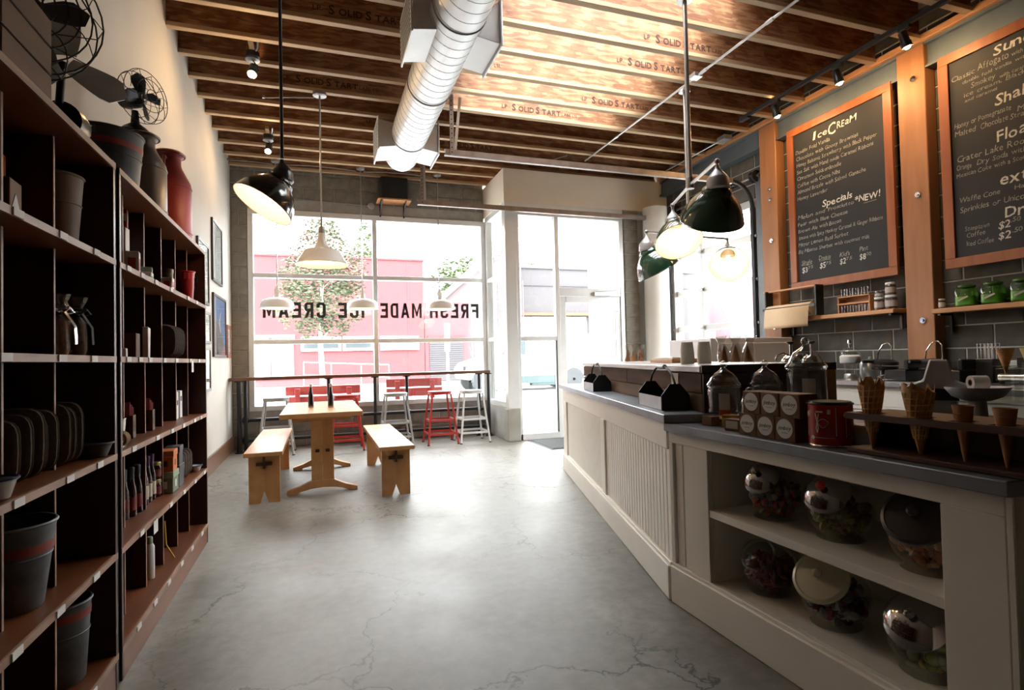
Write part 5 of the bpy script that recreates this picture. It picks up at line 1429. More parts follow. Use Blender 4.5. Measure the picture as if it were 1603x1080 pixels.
# candy jars in the recess ------------------------------------------
m_cgl = glass('candy_jar_glass', (.90, .91, .90), 1.1, .0)
m_blacklid = mat('dark_brown_lid', (.035, .026, .026), .35)
m_creamlid = mat('cream_ceramic_lid', (.52, .47, .33), .25)
m_bowl = mat('smoked_chrome_lid', (.34, .31, .30), .10, .95)
def candy_jar(label, loc, r, cols, lid, piece, n, seed, fill=.7, knobm=None, lidr=.62):
    """squat glass jar with a slanted mouth facing the room (-X) and up"""
    rnd = random.Random(seed)
    t = thing('candy_jar', label, 'jar', loc, 0)
    ax = Vector((-.72, -.18, .66)).normalized()
    Hc = r*.92
    body = MB()
    prof = [(.001, -r*.90), (r*.60, -r*.90), (r*.72, -r*.86)]
    for k in range(1, 12):
        a = -PI/2*.78 + (PI*.82)*k/11
        prof.append((r*math.cos(a), r*.92*math.sin(a)))
    body.lathe(prof, 32, Matrix.Translation((0, 0, r*.90)), cap=False)
    nk = Vector((0, 0, r*.90)) + ax*r*.80
    Mx = frame_to(ax); Mx.translation = nk
    lr = r*lidr
    build('jar_body', body, m_cgl, t, smooth=True)
    build('jar_neck', MB().lathe([(lr*.98, -r*.12), (lr*.90, .0), (lr*.94, r*.16), (lr*1.0, r*.17)], 28, Mx, cap=False), m_cgl, t, smooth=True)
    build('mouth_ring', MB().tube([tuple(Mx @ Vector((lr*math.cos(2*PI*k/28), lr*math.sin(2*PI*k/28), r*.17))) for k in range(28)], .004, 6, True), m_lidglass, t, smooth=True)
    ML = Mx @ Matrix.Translation((0, 0, r*.18))
    if lid is not None:
        if lid is m_bowl: p = [(lr*1.05, 0), (lr*1.08, .006), (lr*.98, r*.14), (lr*.70, r*.27), (lr*.35, r*.34), (.001, r*.36)]
        else: p = [(lr*1.10, -.004), (lr*1.14, .002), (lr*1.12, .012), (lr*1.0, .016), (lr*.98, .013), (lr*.4, .020), (.001, .022)]
        o = build('lid', MB().lathe(p, 32, ML, cap=False), lid, t, smooth=True)
        kz = r*.36 if lid is m_bowl else .022
        build('knob', MB().lathe([(.006, 0), (.006, .008), (.015, .014), (.017, .024), (.010, .034), (.001, .036)], 16, ML @ Matrix.Translation((0, 0, kz-.003)), cap=False), knobm or lid, o, smooth=True)
    per = {}
    k = 0; tries = 0
    while k < n and tries < n*80:
        tries += 1
        p = Vector((rnd.uniform(-1, 1), rnd.uniform(-1, 1), rnd.uniform(-.89+piece*(1.2 if piece > .13 else 1.74), fill*1.2-.5)))
        q = math.sqrt(p.x**2+p.y**2+(p.z/.92)**2)
        if q > .93-piece*.9 or q < .3: continue
        c = p*r + Vector((0, 0, r*.90))
        ci = rnd.randrange(len(cols)); mb = per.setdefault(ci, MB())
        s = piece*r*rnd.uniform(.8, 1.15)
        Rr = Matrix.Translation(c) @ Matrix.Rotation(rnd.uniform(0, 6), 4, 'Z') @ Matrix.Rotation(rnd.uniform(0, 3), 4, 'X')
        if piece > .13: mb.sphere((0, 0, 0), s, 8, 5, (1, 1, .9), Rr)
        else: mb.lathe([(.3*s, -1.5*s), (.9*s, -.7*s), (s, 0), (.9*s, .7*s), (.3*s, 1.5*s)], 6, Rr)
        k += 1
    for ci, mb in per.items():
        o = build('candies', mb, cols[ci], t, smooth=True); o['kind'] = 'stuff'
def cm(n, c, r=.35): return mat(n, c, r, var=.25, scale=40)
ZU, ZL = .5115, .1905
mixed = [cm('candy_red', (.30, .035, .03)), cm('candy_orange', (.40, .12, .04)), cm('candy_blue', (.05, .07, .16)), cm('candy_wrap', (.30, .27, .25))]
olive = [cm('candy_olive', (.17, .15, .04)), cm('candy_lime', (.22, .22, .05)), cm('candy_brown', (.16, .07, .03))]
amber = [cm('candy_amber', (.40, .12, .04)), cm('candy_rust', (.30, .07, .03)), cm('candy_tan', (.36, .19, .08))]
berry = [cm('candy_berry', (.16, .02, .04)), cm('candy_plum', (.10, .02, .04)), cm('candy_rose', (.26, .06, .09))]
foil = [cm('wrapper_red', (.24, .02, .04), .25), cm('wrapper_dark', (.04, .02, .03), .25), cm('wrapper_silver', (.20, .19, .21), .25)]
green = [cm('candy_green', (.16, .20, .04), .2), cm('candy_yellow', (.38, .30, .05), .2), cm('candy_pale', (.20, .22, .14), .2)]
candy_jar('chrome lidded jar of mixed red candies, left on the upper shelf', (1.79, 1.865, ZU), .112, mixed, m_bowl, .09, 260, 1)
candy_jar('jar of olive candies with a red knobbed chrome lid, middle of the upper shelf', (1.805, 1.565, ZU), .112, olive, m_bowl, .10, 240, 2, .72, mat('red_knob', (.45, .02, .02), .35), .68)
candy_jar('jar of amber candies with a dark brown lid, right on the upper shelf', (1.79, 1.235, ZU), .114, amber, m_blacklid, .12, 190, 3, .72, None, .74)
candy_jar('open jar of dark berry candies, left on the lower shelf', (1.79, 1.905, ZL), .112, berry, None, .11, 200, 4)
candy_jar('jar of dark wrapped candies with a cream knobbed lid, middle of the lower shelf', (1.80, 1.595, ZL), .121, foil, m_creamlid, .13, 170, 5, .65, None, .72)
candy_jar('chrome lidded jar of green and yellow gumballs, right on the lower shelf', (1.79, 1.25, ZL), .115, green, m_bowl, .17, 110, 6, .72, None, .72)

# ================================================================== BACK COUNTER AND WALL SHELVES
m_cab = mat('white_cabinet', (.66, .65, .62), .4)
def base_cabinet(label, x0, y0, y1, n):
    t = thing('base_cabinet', label, 'cabinet', (x0, (y0+y1)/2, 0))
    h = (y1-y0)/2
    build('body', MB().box(.02, 5.365-x0, -h, h, .08, .875), m_cab, t)
    build('toe_kick', MB().box(.08, .10, -h, h, 0, .08), m_black_matte, t)
    w = 2*h/n
    for k in range(n):
        d = build('drawer', MB().box(0, .02, -h+w*k+.006, -h+w*(k+1)-.006, .66, .845), m_cab, t, bevel=.003)
        build('drawer_panel', MB().box(-.004, .0, -h+w*k+.045, -h+w*(k+1)-.045, .70, .81), m_cab, d, bevel=.002)
        d = build('door', MB().box(0, .02, -h+w*k+.006, -h+w*(k+1)-.006, .10, .648), m_cab, t, bevel=.003)
        build('pull_knob', MB().sphere((-.012, -h+w*(k+.85), .60), .012, 10, 8), m_chrome, d, smooth=True)
    return t
base_cabinet('white base cabinet with drawers under the waffle irons', 4.70, 3.12, 4.20, 2)
base_cabinet('white base cabinet with drawers, deeper one at the right edge', 4.34, 1.60, 3.10, 3)
tag(build('steel_worktop', MB().box(4.67, 5.365, 3.112, 4.22, .877, .918), m_brushed, bevel=.004), 'stainless worktop under the waffle irons', 'worktop')
tag(build('steel_worktop', MB().box(4.31, 5.365, 1.58, 3.108, .877, .918), m_brushed, bevel=.004), 'stainless worktop, deeper one in front of the white tiles', 'worktop')
ZS = .9185
def waffle_iron(label, loc, rz):
    t = thing('waffle_iron', label, 'waffle iron', loc, rz)
    build('base_housing', MB().box(-.13, .13, -.17, .03, 0, .10).box(-.13, .13, -.19, -.15, .10, .19), m_black, t, bevel=.008)
    build('lower_plate', MB().lathe([(.10, .10), (.105, .105), (.105, .12), (.09, .125)], 28, Matrix.Translation((0, .12, 0))), m_iron, t, smooth=True)
    build('plate_stand', MB().lathe([(.07, 0), (.06, .02), (.05, .10)], 20, Matrix.Translation((0, .12, 0))), m_black, t, smooth=True)
    build('upper_plate', MB().lathe([(.10, 0), (.108, .006), (.108, .030), (.07, .045), (.02, .05)], 28, Matrix.Translation((0, .12, .145)) @ Matrix.Rotation(.10, 4, 'X')), m_iron, t, smooth=True)
    build('handle_grip', MB().cyl((-.09, .16, .17), (-.19, .19, .175), .014, n=10), m_black, t, smooth=True)
    build('wire_handle', MB().tube([(-.04, .16, .17), (-.04, .15, .26), (-.04, .10, .33), (-.04, .05, .345), (-.04, .02, .31), (-.04, .02, .19)], .006, 8), m_chrome, t, smooth=True)
    build('cord', MB().tube([(-.10, .05, .05), (-.14, .10, .03), (-.16, .05, .012), (-.13, .0, .01), (-.12, -.10, .012)], .006, 6), m_black, t, smooth=True)
waffle_iron('black round waffle iron by the timber post, farther of two', (4.98, 3.66, ZS), 0)
waffle_iron('black round waffle iron in front of the timber post, nearer of two', (4.98, 3.225, ZS), 0)
t = thing('blender_jar', 'glass juice dispenser with a white collar and chrome knob', 'dispenser', (4.90, 4.07, ZS))
build('base', MB().lathe([(.055, 0), (.06, .01), (.055, .05), (.05, .055)], 24), m_brushed, t, smooth=True)
build('glass_cup', MB().lathe([(.05, .056), (.054, .13), (.06, .16)], 24, cap=False), m_cgl, t, smooth=True)
build('collar', MB().lathe([(.085, .16), (.09, .17), (.09, .225), (.07, .24)], 28), mat('white_plastic', (.62, .62, .62), .35), t, smooth=True)
build('dome', MB().lathe([(.085, .235), (.078, .275), (.05, .305), (.016, .315)], 28, cap=False), m_cgl, t, smooth=True)
build('knob', MB().lathe([(.014, .31), (.014, .345), (.022, .352), (.018, .385), (.008, .392)], 16), m_chrome, t, smooth=True)
t = thing('steel_canister', 'dull steel canister standing beside the juice dispenser', 'canister', (5.10, 4.02, ZS))
build('body', MB().lathe([(.09, 0), (.092, .004), (.092, .17), (.088, .175)], 28), m_brushed, t, smooth=True)
build('lid', MB().lathe([(.094, .172), (.094, .186), (.03, .192), (.012, .20), (.016, .215), (.002, .222)], 28, cap=False), m_brushed, t, smooth=True)
t = thing('utensil_holder', 'chrome wire utensil holder between the post and the tiles', 'holder', (5.05, 2.965, ZS))
build('stand', MB().box(-.06, .06, -.06, .06, 0, .19), m_black, t, bevel=.004)
wr = MB()
for k in range(5): wr.tube([(-.05, -.05+.025*k, .19), (-.05, -.05+.025*k, .31), (.05, -.05+.025*k, .31), (.05, -.05+.025*k, .19)], .004, 6)
build('wire_rack', wr, m_chrome, t, smooth=True)
t = thing('griddle', 'black griddle box at the left of the white tiles', 'griddle', (5.02, 2.68, ZS))
build('housing', MB().box(-.14, .14, -.15, .15, .02, .12), m_black, t, bevel=.006)
for sx_ in (-1, 1):
    for sy_ in (-1, 1): build('foot', MB().cyl((sx_*.11, sy_*.12, 0), (sx_*.11, sy_*.12, .022), .015, n=10), m_black_matte, t, smooth=True)
build('splash_back', MB().box(.12, .14, -.15, .15, .12, .20), m_black, t, bevel=.004)
build('paper_roll_dowel', MB().cyl((-.17, -.10, .055), (-.17, .10, .055), .028, n=16), m_chrome, t, smooth=True)

# tall grey-white cabinet near the garage door
t = thing('steel_fridge', 'tall pale cabinet between the plank cabinet and the garage door', 'cabinet', (3.93, 4.90, 0))
m_frg = mat('pale_enamel_steel', (.50, .47, .46), .45, .2)
build('body', MB().box(0, 1.11, 0, .74, .03, 1.365), m_frg, t, bevel=.006)
build('front_door', MB().box(.13, 1.09, -.02, 0, .10, 1.31), m_frg, t, bevel=.004)
build('door_handle', MB().box(.15, .165, -.045, -.02, .55, 1.1), m_brushed, t, bevel=.003)
build('plinth', MB().box(.03, 1.08, .03, .71, 0, .03), m_black_matte, t)
# service table with the white till
t = thing('service_table', 'dark service table behind the near counter', 'table', (3.02, 1.75, 0))
build('tabletop', MB().box(-.25, .35, -.55, .50, .80, .838), m_black_matte, t, bevel=.003)
for sx_ in (-.22, .32):
    for sy_ in (-.52, .47): build('leg', MB().box(sx_-.022, sx_+.022, sy_-.022, sy_+.022, 0, .80), m_black_matte, t)
m_till = mat('white_till_plastic', (.50, .48, .49), .4)
t = thing('counter_scale', 'pale grey counter scale with a flared body and a round tray', 'scale', (3.0, 2.0, .8385))
bd = MB().prism([(-.08, .0), (.06, .0), (.06, .12), (.16, .155), (.06, .20), (.035, .29), (.03, .305), (-.045, .305), (-.05, .285), (-.07, .20), (-.15, .165), (-.16, .155), (-.08, .145)], 'x', -.055, .055, rotz(.6))
build('body', bd, m_till, t, bevel=.010)
M = Matrix.Translation((0, 0, .115)) @ rotz(.6)
build('black_arch', MB().prism([(-.085+.0*k + .085*(1-math.cos(PI*k/10)), .06*math.sin(PI*k/10)) for k in range(11)], 'x', -.060, -.054, Matrix.Translation((.0, .0, .10)) @ rotz(.6)), m_black, t)
build('tray', MB().lathe([(.055, .105), (.10, .125), (.128, .165), (.128, .171), (.09, .135), (.001, .13)], 28, Matrix.Translation((.02, -.17, 0)), cap=False).lathe([(.001, .105), (.055, .105)], 28, Matrix.Translation((.02, -.17, 0)), cap=False), m_till, t, smooth=True)
build('tray_stem', MB().lathe([(.05, 0), (.04, .02), (.035, .105)], 18, Matrix.Translation((.02, -.17, 0))), m_till, t, smooth=True)
build('side_knob', MB().sphere((-.09, .11, .165), .020, 12, 8), m_black, t, smooth=True)
t = thing('paper_roll', 'white paper roll lying in the round tray of the scale', 'paper roll', (3.03, 1.83, .9875))
build('roll', MB().lathe([(.016, -.035), (.034, -.035), (.034, .035), (.016, .035)], 22, Matrix.Translation((0, 0, .042)) @ Matrix.Rotation(PI/2, 4, 'Y') @ Matrix.Rotation(.5, 4, 'X'), cap=False), m_white, t, smooth=.6)
build('core', MB().lathe([(.016, -.0352), (.012, -.0352), (.012, .0352), (.016, .0352)], 16, Matrix.Translation((0, 0, .042)) @ Matrix.Rotation(PI/2, 4, 'Y') @ Matrix.Rotation(.5, 4, 'X'), cap=False), m_kraft, t, smooth=.6)
# display cones in clear stands
def stand_cone(label, loc, col):
    t = thing('display_cone', label, 'ice cream cone', loc)
    build('rolled_wafer', MB().lathe([(.004, .145), (.012, .18), (.042, .285), (.039, .285), (.010, .185), (.002, .16)], 22, cap=False), col, t, smooth=True)
    g = MB()
    for q in range(6): g.ring((0, 0, .19+.016*q), .0135+.0046*q+.0012, .0012, n=22, m=4)
    build('waffle_ridges', g, col, t)
    build('clear_stand', MB().box(-.05, .05, -.05, .05, .185, .188).box(-.05, -.047, -.05, .05, 0, .188).box(.047, .05, -.05, .05, 0, .188), m_cgl, t)
t = thing('glass_counter_case', 'low clear sneeze guard case on the service counter at the right edge', 'case', (3.62, 1.80, 0))
build('cabinet', MB().box(-.22, .22, -.60, .42, 0, .90), m_cab, t, bevel=.004)
build('glass_front', MB().box(-.215, -.210, -.60, .42, .905, 1.12), m_cgl, t)
build('case_top', MB().box(-.23, .23, -.61, .43, .90, .906), m_brushed, t)
stand_cone('waffle cone held upright in a clear stand against the white tiles', (3.62, 2.045, .9065), m_wcone)
stand_cone('yellow cone at the right edge of the picture in a clear stand', (3.62, 1.93, .9065), mat('yellow_wafer', (.62, .46, .20), .7))

# menu boards -------------------------------------------------------
m_bframe = wood('chalkboard_frame', (.21, .055, .014), (.32, .10, .028), 'z', .45, 9)
def chalk_board(label, y0, y1, z0, z1, b, lines):
    t = thing('chalkboard', label, 'menu board', (5.25, (y0+y1)/2, z0))
    w = (y1-y0)/2; h = z1-z0
    build('frame_rail', MB().box(0, .03, -w, w, 0, b), m_bframe, t, bevel=.003)
    build('frame_rail', MB().box(0, .03, -w, w, h-b, h), m_bframe, t, bevel=.003)
    for s in (-1, 1): build('frame_stile', MB().box(-.002, .032, s*w-(b if s > 0 else 0), s*w+(b if s < 0 else 0), b, h-b), m_bframe, t, bevel=.003)
    build('slate', MB().box(.019, .028, -w+b, w-b, b, h-b), m_board, t)
    build('wall_cleat', MB().box(.032, .134, -w+.1, w-.1, h*.75, h*.75+.09).box(.032, .134, -w+.1, w-.1, .15, .24), m_fir, t)
    for (s, yl, yr, z, size) in lines:
        B = basis((0, -1, 0), (0, 0, 1), (.0185, yl-(y0+y1)/2, z-z0))
        big_ = size > .085
        mb = text(MB(), s, B, size, off=.010 if big_ else 0.0, jitter=.45, width=yl-yr, shear=.12, gap=.07)
        flat('chalk_heading' if big_ else 'chalk_line', mb, m_chalk if big_ else m_chalk2, t)['kind'] = 'stuff'
    return t
m_chalk2 = mat('thin_chalk', (.27, .25, .215), .95, var=.35, scale=30)
t = chalk_board('framed chalk menu board headed Ice Cream, between the two posts', 3.82, 5.09, 1.915, 3.79, .085, [
    ('I', 4.74, 4.71, 3.555, .135), ('ce', 4.68, 4.555, 3.565, .105), ('C', 4.54, 4.45, 3.545, .165), ('RE', 4.43, 4.345, 3.57, .10), ('aM', 4.335, 4.205, 3.575, .10),
    ('Double Fold Vanilla', 4.983, 4.52, 3.475, .062), ('Chocolate with Gooey Brownies', 4.975, 4.19, 3.40, .062), ('Honey Balsamic Strawberry with Black Pepper', 4.972, 3.99, 3.325, .062),
    ('Sea Salt with Hand made Caramel Ribbons', 4.97, 4.03, 3.247, .062), ('Cinnamon Snickerdoodle', 4.973, 4.398, 3.17, .062), ('Coffee with Cocoa Nibs', 4.971, 4.417, 3.09, .062),
    ('Almond Brittle with Salted Ganache', 4.974, 4.12, 3.015, .062), ('Honey Lavender', 4.978, 4.577, 2.938, .062),
    ('Specials', 4.647, 4.283, 2.785, .10), ('*NEW!', 4.258, 3.98, 2.72, .095),
    ('Melon and', 4.981, 4.62, 2.72, .062), ('Prosciutto', 4.575, 4.27, 2.722, .055), ('Pear with Blue Cheese', 4.985, 4.342, 2.64, .062), ('Brown Ale with Bacon', 4.982, 4.424, 2.563, .062),
    ('Banana with Spicy Monkey Caramel & Ginger Ribbons', 4.974, 3.96, 2.487, .058), ('Meyer Lemon Basil Sorbet', 4.983, 4.347, 2.407, .062), ('Big Hibiscus Sherbet with coconut milk', 4.987, 4.108, 2.33, .058),
    ('Single', 4.952, 4.809, 2.195, .066), ('Double', 4.715, 4.567, 2.206, .066), ("Kid's", 4.455, 4.337, 2.20, .066), ('Pint', 4.223, 4.131, 2.213, .066),
    ('$3', 4.945, 4.87, 2.105, .086), ('75', 4.865, 4.80, 2.135, .05), ('$5', 4.71, 4.635, 2.115, .086), ('75', 4.63, 4.565, 2.145, .05), ('$2', 4.455, 4.385, 2.12, .086), ('75', 4.38, 4.315, 2.15, .05), ('$8', 4.225, 4.155, 2.125, .086), ('00', 4.15, 4.10, 2.155, .05)])
ul = MB()
for (a, b, z) in ((4.16, 4.02, 2.695), (4.715, 4.567, 2.198), (4.952, 4.809, 2.187)):
    ul.box(.0180, .0185, b-4.455, a-4.455, z-1.915-.002, z-1.915+.002)
flat('chalk_underline', ul, m_chalk2, t)
chalk_board('framed chalk menu board headed Sundaes, cut by the right edge', 2.03, 3.39, 1.895, 3.775, .085, [
    ('Sundaes', 2.968, 2.50, 3.585, .115), ('Classic', 3.288, 3.11, 3.515, .06), ('Affogato', 3.084, 2.86, 3.52, .08), ('with a shot of espresso', 2.84, 2.42, 3.52, .045), ('double fold vanilla with whipped cream', 3.205, 2.40, 3.463, .04),
    ('Smokey', 3.138, 2.96, 3.40, .062), ('with caramel and', 2.93, 2.65, 3.385, .045), ('ice cream, Black Salt', 3.195, 2.62, 3.345, .05), ('and caramel', 3.192, 2.95, 3.30, .04),
    ('Shakes', 2.971, 2.60, 3.178, .125), ('Honey or Pomegranate', 3.281, 2.86, 3.10, .065), ('Milk Punch', 2.82, 2.5, 3.06, .065), ('Malted', 3.279, 3.12, 3.03, .065), ('Chocolate', 3.08, 2.885, 3.025, .07), ('Strawberry', 2.87, 2.60, 3.02, .06),
    ('Floats', 2.966, 2.66, 2.88, .13), ('Crater Lake Root Beer', 3.273, 2.60, 2.80, .075), ('Orange', 3.276, 3.16, 2.735, .065), ('Dry Soda with Vanilla', 3.12, 2.60, 2.735, .06), ('Mexican Coke with a Scoop of Rum', 3.279, 2.60, 2.672, .055),
    ('extras', 2.959, 2.60, 2.52, .13), ('Waffle Cone', 3.268, 2.962, 2.45, .065), ('Half off', 2.86, 2.66, 2.455, .05), ('Sprinkles or Unicorn Dust', 3.263, 2.60, 2.365, .068),
    ('Drinks', 2.936, 2.60, 2.24, .125), ('Stumptown', 3.231, 3.048, 2.20, .058), ('Coffee', 3.224, 3.08, 2.143, .06), ('Iced Coffee', 3.223, 3.02, 2.069, .058), ('$2', 2.985, 2.90, 2.165, .086), ('.50', 2.895, 2.83, 2.20, .055), ('$2', 2.988, 2.90, 2.08, .086), ('.50', 2.89, 2.82, 2.115, .055)])

# shelves between the posts
def wall_shelf(label, y0, y1, z):
    t = thing('wall_shelf', label, 'shelf', (5.19, (y0+y1)/2, z))
    h = (y1-y0)/2
    build('board', MB().box(0, .185, -h, h, -.042, 0), m_fir, t, bevel=.004)
    for y in (-h+.05, h-.05): build('bracket', MB().box(.02, .185, y-.012, y+.012, -.06, -.0425).box(.165, .185, y-.012, y+.012, -.20, -.06), m_black, t)
t1 = wall_shelf('fir wall shelf with small glasses below the Ice Cream board', 3.835, 5.24, 1.592)
wall_shelf('fir wall shelf with green jars below the Sundaes board', 1.90, 3.485, 1.552)
Z1 = 1.5925; Z2 = 1.5525
# paper roll holder
t = thing('paper_roll_holder', 'black iron holder with a drooping kraft paper roll at the left post', 'paper roll', (5.145, 5.02, Z1+.0))
for y in (-.36, .36): build('side_bracket', MB().box(-.012, .10, y-.010, y+.010, .0, .34), m_black, t, bevel=.003)
build('wood_crossbar', MB().box(.03, .075, -.37, .44, .325, .345), m_fir, t, bevel=.003)
build('cutter_bar', MB().bar((-.035, -.37, .115), (-.035, .38, .115), .008, .03), m_black, t)
m_kp = mat('pale_kraft_paper', (.60, .43, .27), .75, var=.05)
build('roll', MB().cyl((.03, -.30, .085), (.03, .34, .085), .075, n=32), m_kp, t, smooth=True)
pts = []
for k in range(9):
    a = math.radians(100+9*k); pts.append((.03+.0765*math.cos(a), .085+.0765*math.sin(a)))
pts += [(-.056, .03), (-.062, -.03), (-.066, -.08), (-.062, -.115)]
vs = []; fs = []
for (x, z) in pts: vs += [(x, -.30, z), (x, .34, z)]
for k in range(len(pts)-1): fs.append((2*k, 2*k+1, 2*k+3, 2*k+2))
sh = build('drooping_sheet', MB().add(vs, fs), m_kp, t, smooth=True)
so = sh.modifiers.new('thick', 'SOLIDIFY'); so.thickness = .001
# two-tier rack of small glasses
t = thing('glass_rack', 'small two-tier wooden rack for glasses on the left wall shelf', 'rack', (5.29, 4.28, Z1))
for z in (.105, .175): build('tier_board', MB().box(-.055, .06, -.17, .20, z-.018 if z < .15 else z-.012, z), m_fir, t, bevel=.003)
build('back_board', MB().box(.06, .075, -.17, .20, 0, .175), m_fir, t)
for y in (-.165, .19): build('end_board', MB().box(-.05, .06, y-.006, y+.006, 0, .16), m_fir, t)
def tumbler(label, loc, group):
    t = thing('tumbler', label, 'glass', loc, 0, group)
    build('glass_wall', MB().lathe([(.020, .002), (.024, .078), (.022, .078), (.0185, .008), (.001, .007)], 16, cap=False), m_lidglass, t, smooth=True)
    build('glass_base', MB().lathe([(.0195, 0), (.0205, .006)], 16), m_lidglass, t, smooth=True)
ordn = ('first', 'second', 'third', 'fourth', 'fifth')
for k in range(5): tumbler('small tumbler on the lower tier of the glass rack, %s from the left' % ordn[k], (5.262, 4.428-.066*k, Z1), 'tumblers in the lower tier')
for k in range(5): tumbler('small tumbler on top of the glass rack, %s from the left' % ordn[k], (5.262, 4.428-.066*k, Z1+.1755), 'tumblers on the upper tier')
m_spice = mat('brown_spice', (.12, .07, .05), .8, var=.5, scale=60)
def spice(label, loc, r, h, dark=False):
    t = thing('spice_jar', label, 'jar', loc, 0)
    build('contents', MB().lathe([(r*.9, .004), (r*.92, h*.70), (r*.6, h*.72)], 18), m_spice if not dark else m_cola, t, smooth=True)
    build('jar_body', MB().lathe([(r*.96, 0), (r, .004), (r, h*.76), (r*.85, h*.84), (r*.85, h*.86)], 20), m_jar, t, smooth=True)
    build('paper_label', MB().lathe([(r*1.004, h*.18), (r*1.004, h*.62)], 20, cap=False), mat('spice_label', (.42, .36, .33), .7), t, smooth=True)
    build('lid', MB().lathe([(r*.93, h*.84), (r*.95, h*.86), (r*.95, h), (r*.9, h*1.01)], 20), m_white if not dark else m_chrome, t, smooth=True)
spice('white lidded spice jar on the shelf beside the post, lower one', (5.262, 3.905, Z1), .052, .135)
spice('white lidded spice jar stacked on another beside the post', (5.262, 3.905, Z1+.1375), .046, .12)
spice('white lidded dark jar left of the stacked spice jars', (5.252, 4.02, Z1), .043, .125, False)
spice('chrome lidded low dark jar on top of the dark jar', (5.252, 4.02, Z1+.1268), .036, .06, True)
spice('tiny white lidded jar at the left end of the right wall shelf', (5.262, 3.44, Z2), .026, .088)
m_gg = glass('green_glass', (.50, .85, .28), 1.2, .03)
m_ggd = mat('green_glass_lid', (.045, .10, .02), .15)
def gjar(label, loc):
    t = thing('green_jar', label, 'jar', loc, .2, 'green glass jars on the wall shelf')
    pts = [(.074*math.copysign(abs(math.cos(a))**.5, math.cos(a)), .074*math.copysign(abs(math.sin(a))**.5, math.sin(a))) for a in [2*PI*k/24 for k in range(24)]]
    mb = MB(); rings = [(.86, 0), (.95, .006), (1, .02), (1, .13), (.90, .155), (.66, .165)]
    vs = []; fs = []
    for (s, z) in rings: vs += [(x*s, y*s, z) for x, y in pts]
    for r_ in range(len(rings)-1):
        for k in range(24): fs.append((r_*24+k, r_*24+(k+1) % 24, (r_+1)*24+(k+1) % 24, (r_+1)*24+k))
    fs.append(tuple(range(23, -1, -1)))
    build('jar_body', MB().add(vs, fs), m_gg, t, smooth=True)
    build('lid', MB().lathe([(.060, .160), (.066, .166), (.066, .180), (.05, .190), (.001, .194)], 26, cap=False), m_ggd, t, smooth=True)
    build('sugar', MB().prism([(x*.93, y*.93) for x, y in pts], 'z', .012, .085), mat('green_sugar', (.30, .40, .17), .8), t)
    sc = MB().bar((-.0755, .035, .05), (-.0755, -.035, .085), .004, .014)
    build('paper_tab', sc, m_lab_cream, t)
gjar('green glass jar on the right wall shelf, leftmost of three', (5.275, 3.245, Z2)); gjar('green glass jar on the right wall shelf, middle of three', (5.275, 3.045, Z2)); gjar('green glass jar on the right wall shelf, rightmost of three', (5.275, 2.835, Z2))
t = thing('steel_funnel', 'steel cup at the right edge on the right wall shelf', 'cup', (5.24, 2.66, Z2))
build('body', MB().lathe([(.030, 0), (.034, .005), (.045, .085), (.055, .10), (.053, .10), (.043, .087), (.030, .008), (.001, .008)], 24, cap=False).lathe([(.001, 0), (.030, 0)], 24, cap=False), m_chrome, t, smooth=True)
build('rim', MB().ring((0, 0, .10), .055, .003, n=24), m_chrome, t, smooth=True)

# ================================================================== STREET OUTSIDE
m_side = mat('sidewalk_concrete', (.42, .41, .39), .85, var=.06, scale=2)
m_street = mat('street_asphalt', (.30, .30, .30), .85, var=.08, scale=3)
struct(build('trim_30', MB().box(-30, 60, 8.96, 12.0, -.12, -.01).box(5.56, 8.5, -20, 8.96, -.12, -.01), m_side), 'pale concrete pavement outside the window')
struct(build('trim_31', MB().box(-30, 60, 12.0, 30, -.25, -.10).box(8.5, 60, -20, 12.0, -.25, -.10), m_street), 'pale street surface')
struct(build('trim_32', MB().box(-30, 60, 30, 90, -.12, -.02), m_side), 'pavement across the street')
m_redwall = mat('red_stucco', (.125, .033, .037), .85, var=.05, scale=2)
m_redwall2 = mat('red_stucco_pale', (.14, .046, .051), .85, var=.05, scale=2)
m_ofr = mat('white_window_trim', (.70, .70, .68), .5)
m_oglass = mat('dark_window_pane', (.05, .06, .065), .08)
m_panel = mat('cream_panel', (.62, .60, .50), .7)
m_shut = mat('grey_roller_shutter', (.046, .043, .048), .6)
def owin(parent, x0, x1, z0, z1, y, n=1, fm=m_ofr, gm=m_oglass, b=.14, dy=-1):
    f = MB().box(x0, x1, y-.10, y, z0, z0+b).box(x0, x1, y-.10, y, z1-b, z1).box(x0, x0+b, y-.10, y, z0+b, z1-b).box(x1-b, x1, y-.10, y, z0+b, z1-b)
    w = build('window', f, fm, parent)
    s = (x1-x0-2*b)/n
    for k in range(n):
        build('pane', MB().box(x0+b+s*k+(.04 if k else 0), x0+b+s*(k+1), y-.05, y-.04, z0+b, z1-b), gm, w)
    return w
t = thing('red_building', 'long red stucco building across the street behind the tree', 'building', (0, 32, -.02))
build('wall', MB().box(-34, 5.80, 0, 12, 0, 6.95), m_redwall, t)
build('parapet_cap', MB().box(-34.05, 5.85, -.06, 12, 6.95, 7.05), m_redwall, t)
build('base_band', MB().box(-34, 5.80, -.05, 0, 0, .32), m_redwall2, t)
owin(t, 3.30, 5.46, 1.86, 2.64, 0, 1); owin(t, 1.30, 2.95, 1.86, 2.64, 0, 1); owin(t, -.85, 1.22, 1.86, 2.64, 0, 2)
owin(t, -3.6, -1.15, 2.30, 2.75, 0, 2)
for k in range(2):
    build('cream_panel', MB().box(-3.45+1.14*k, -2.36+1.14*k, -.08, 0, .45, 2.28), m_panel, t, bevel=.02)
for x in (-.05, 4.9): build('pilaster_seam', MB().box(x-.02, x+.02, -.02, 0, .32, 6.9), m_redwall2, t)
rail = thing('ramp_railing', 'grey pipe railing along a ramp in front of the red building', 'railing', (1.4, 30.6, -.02))
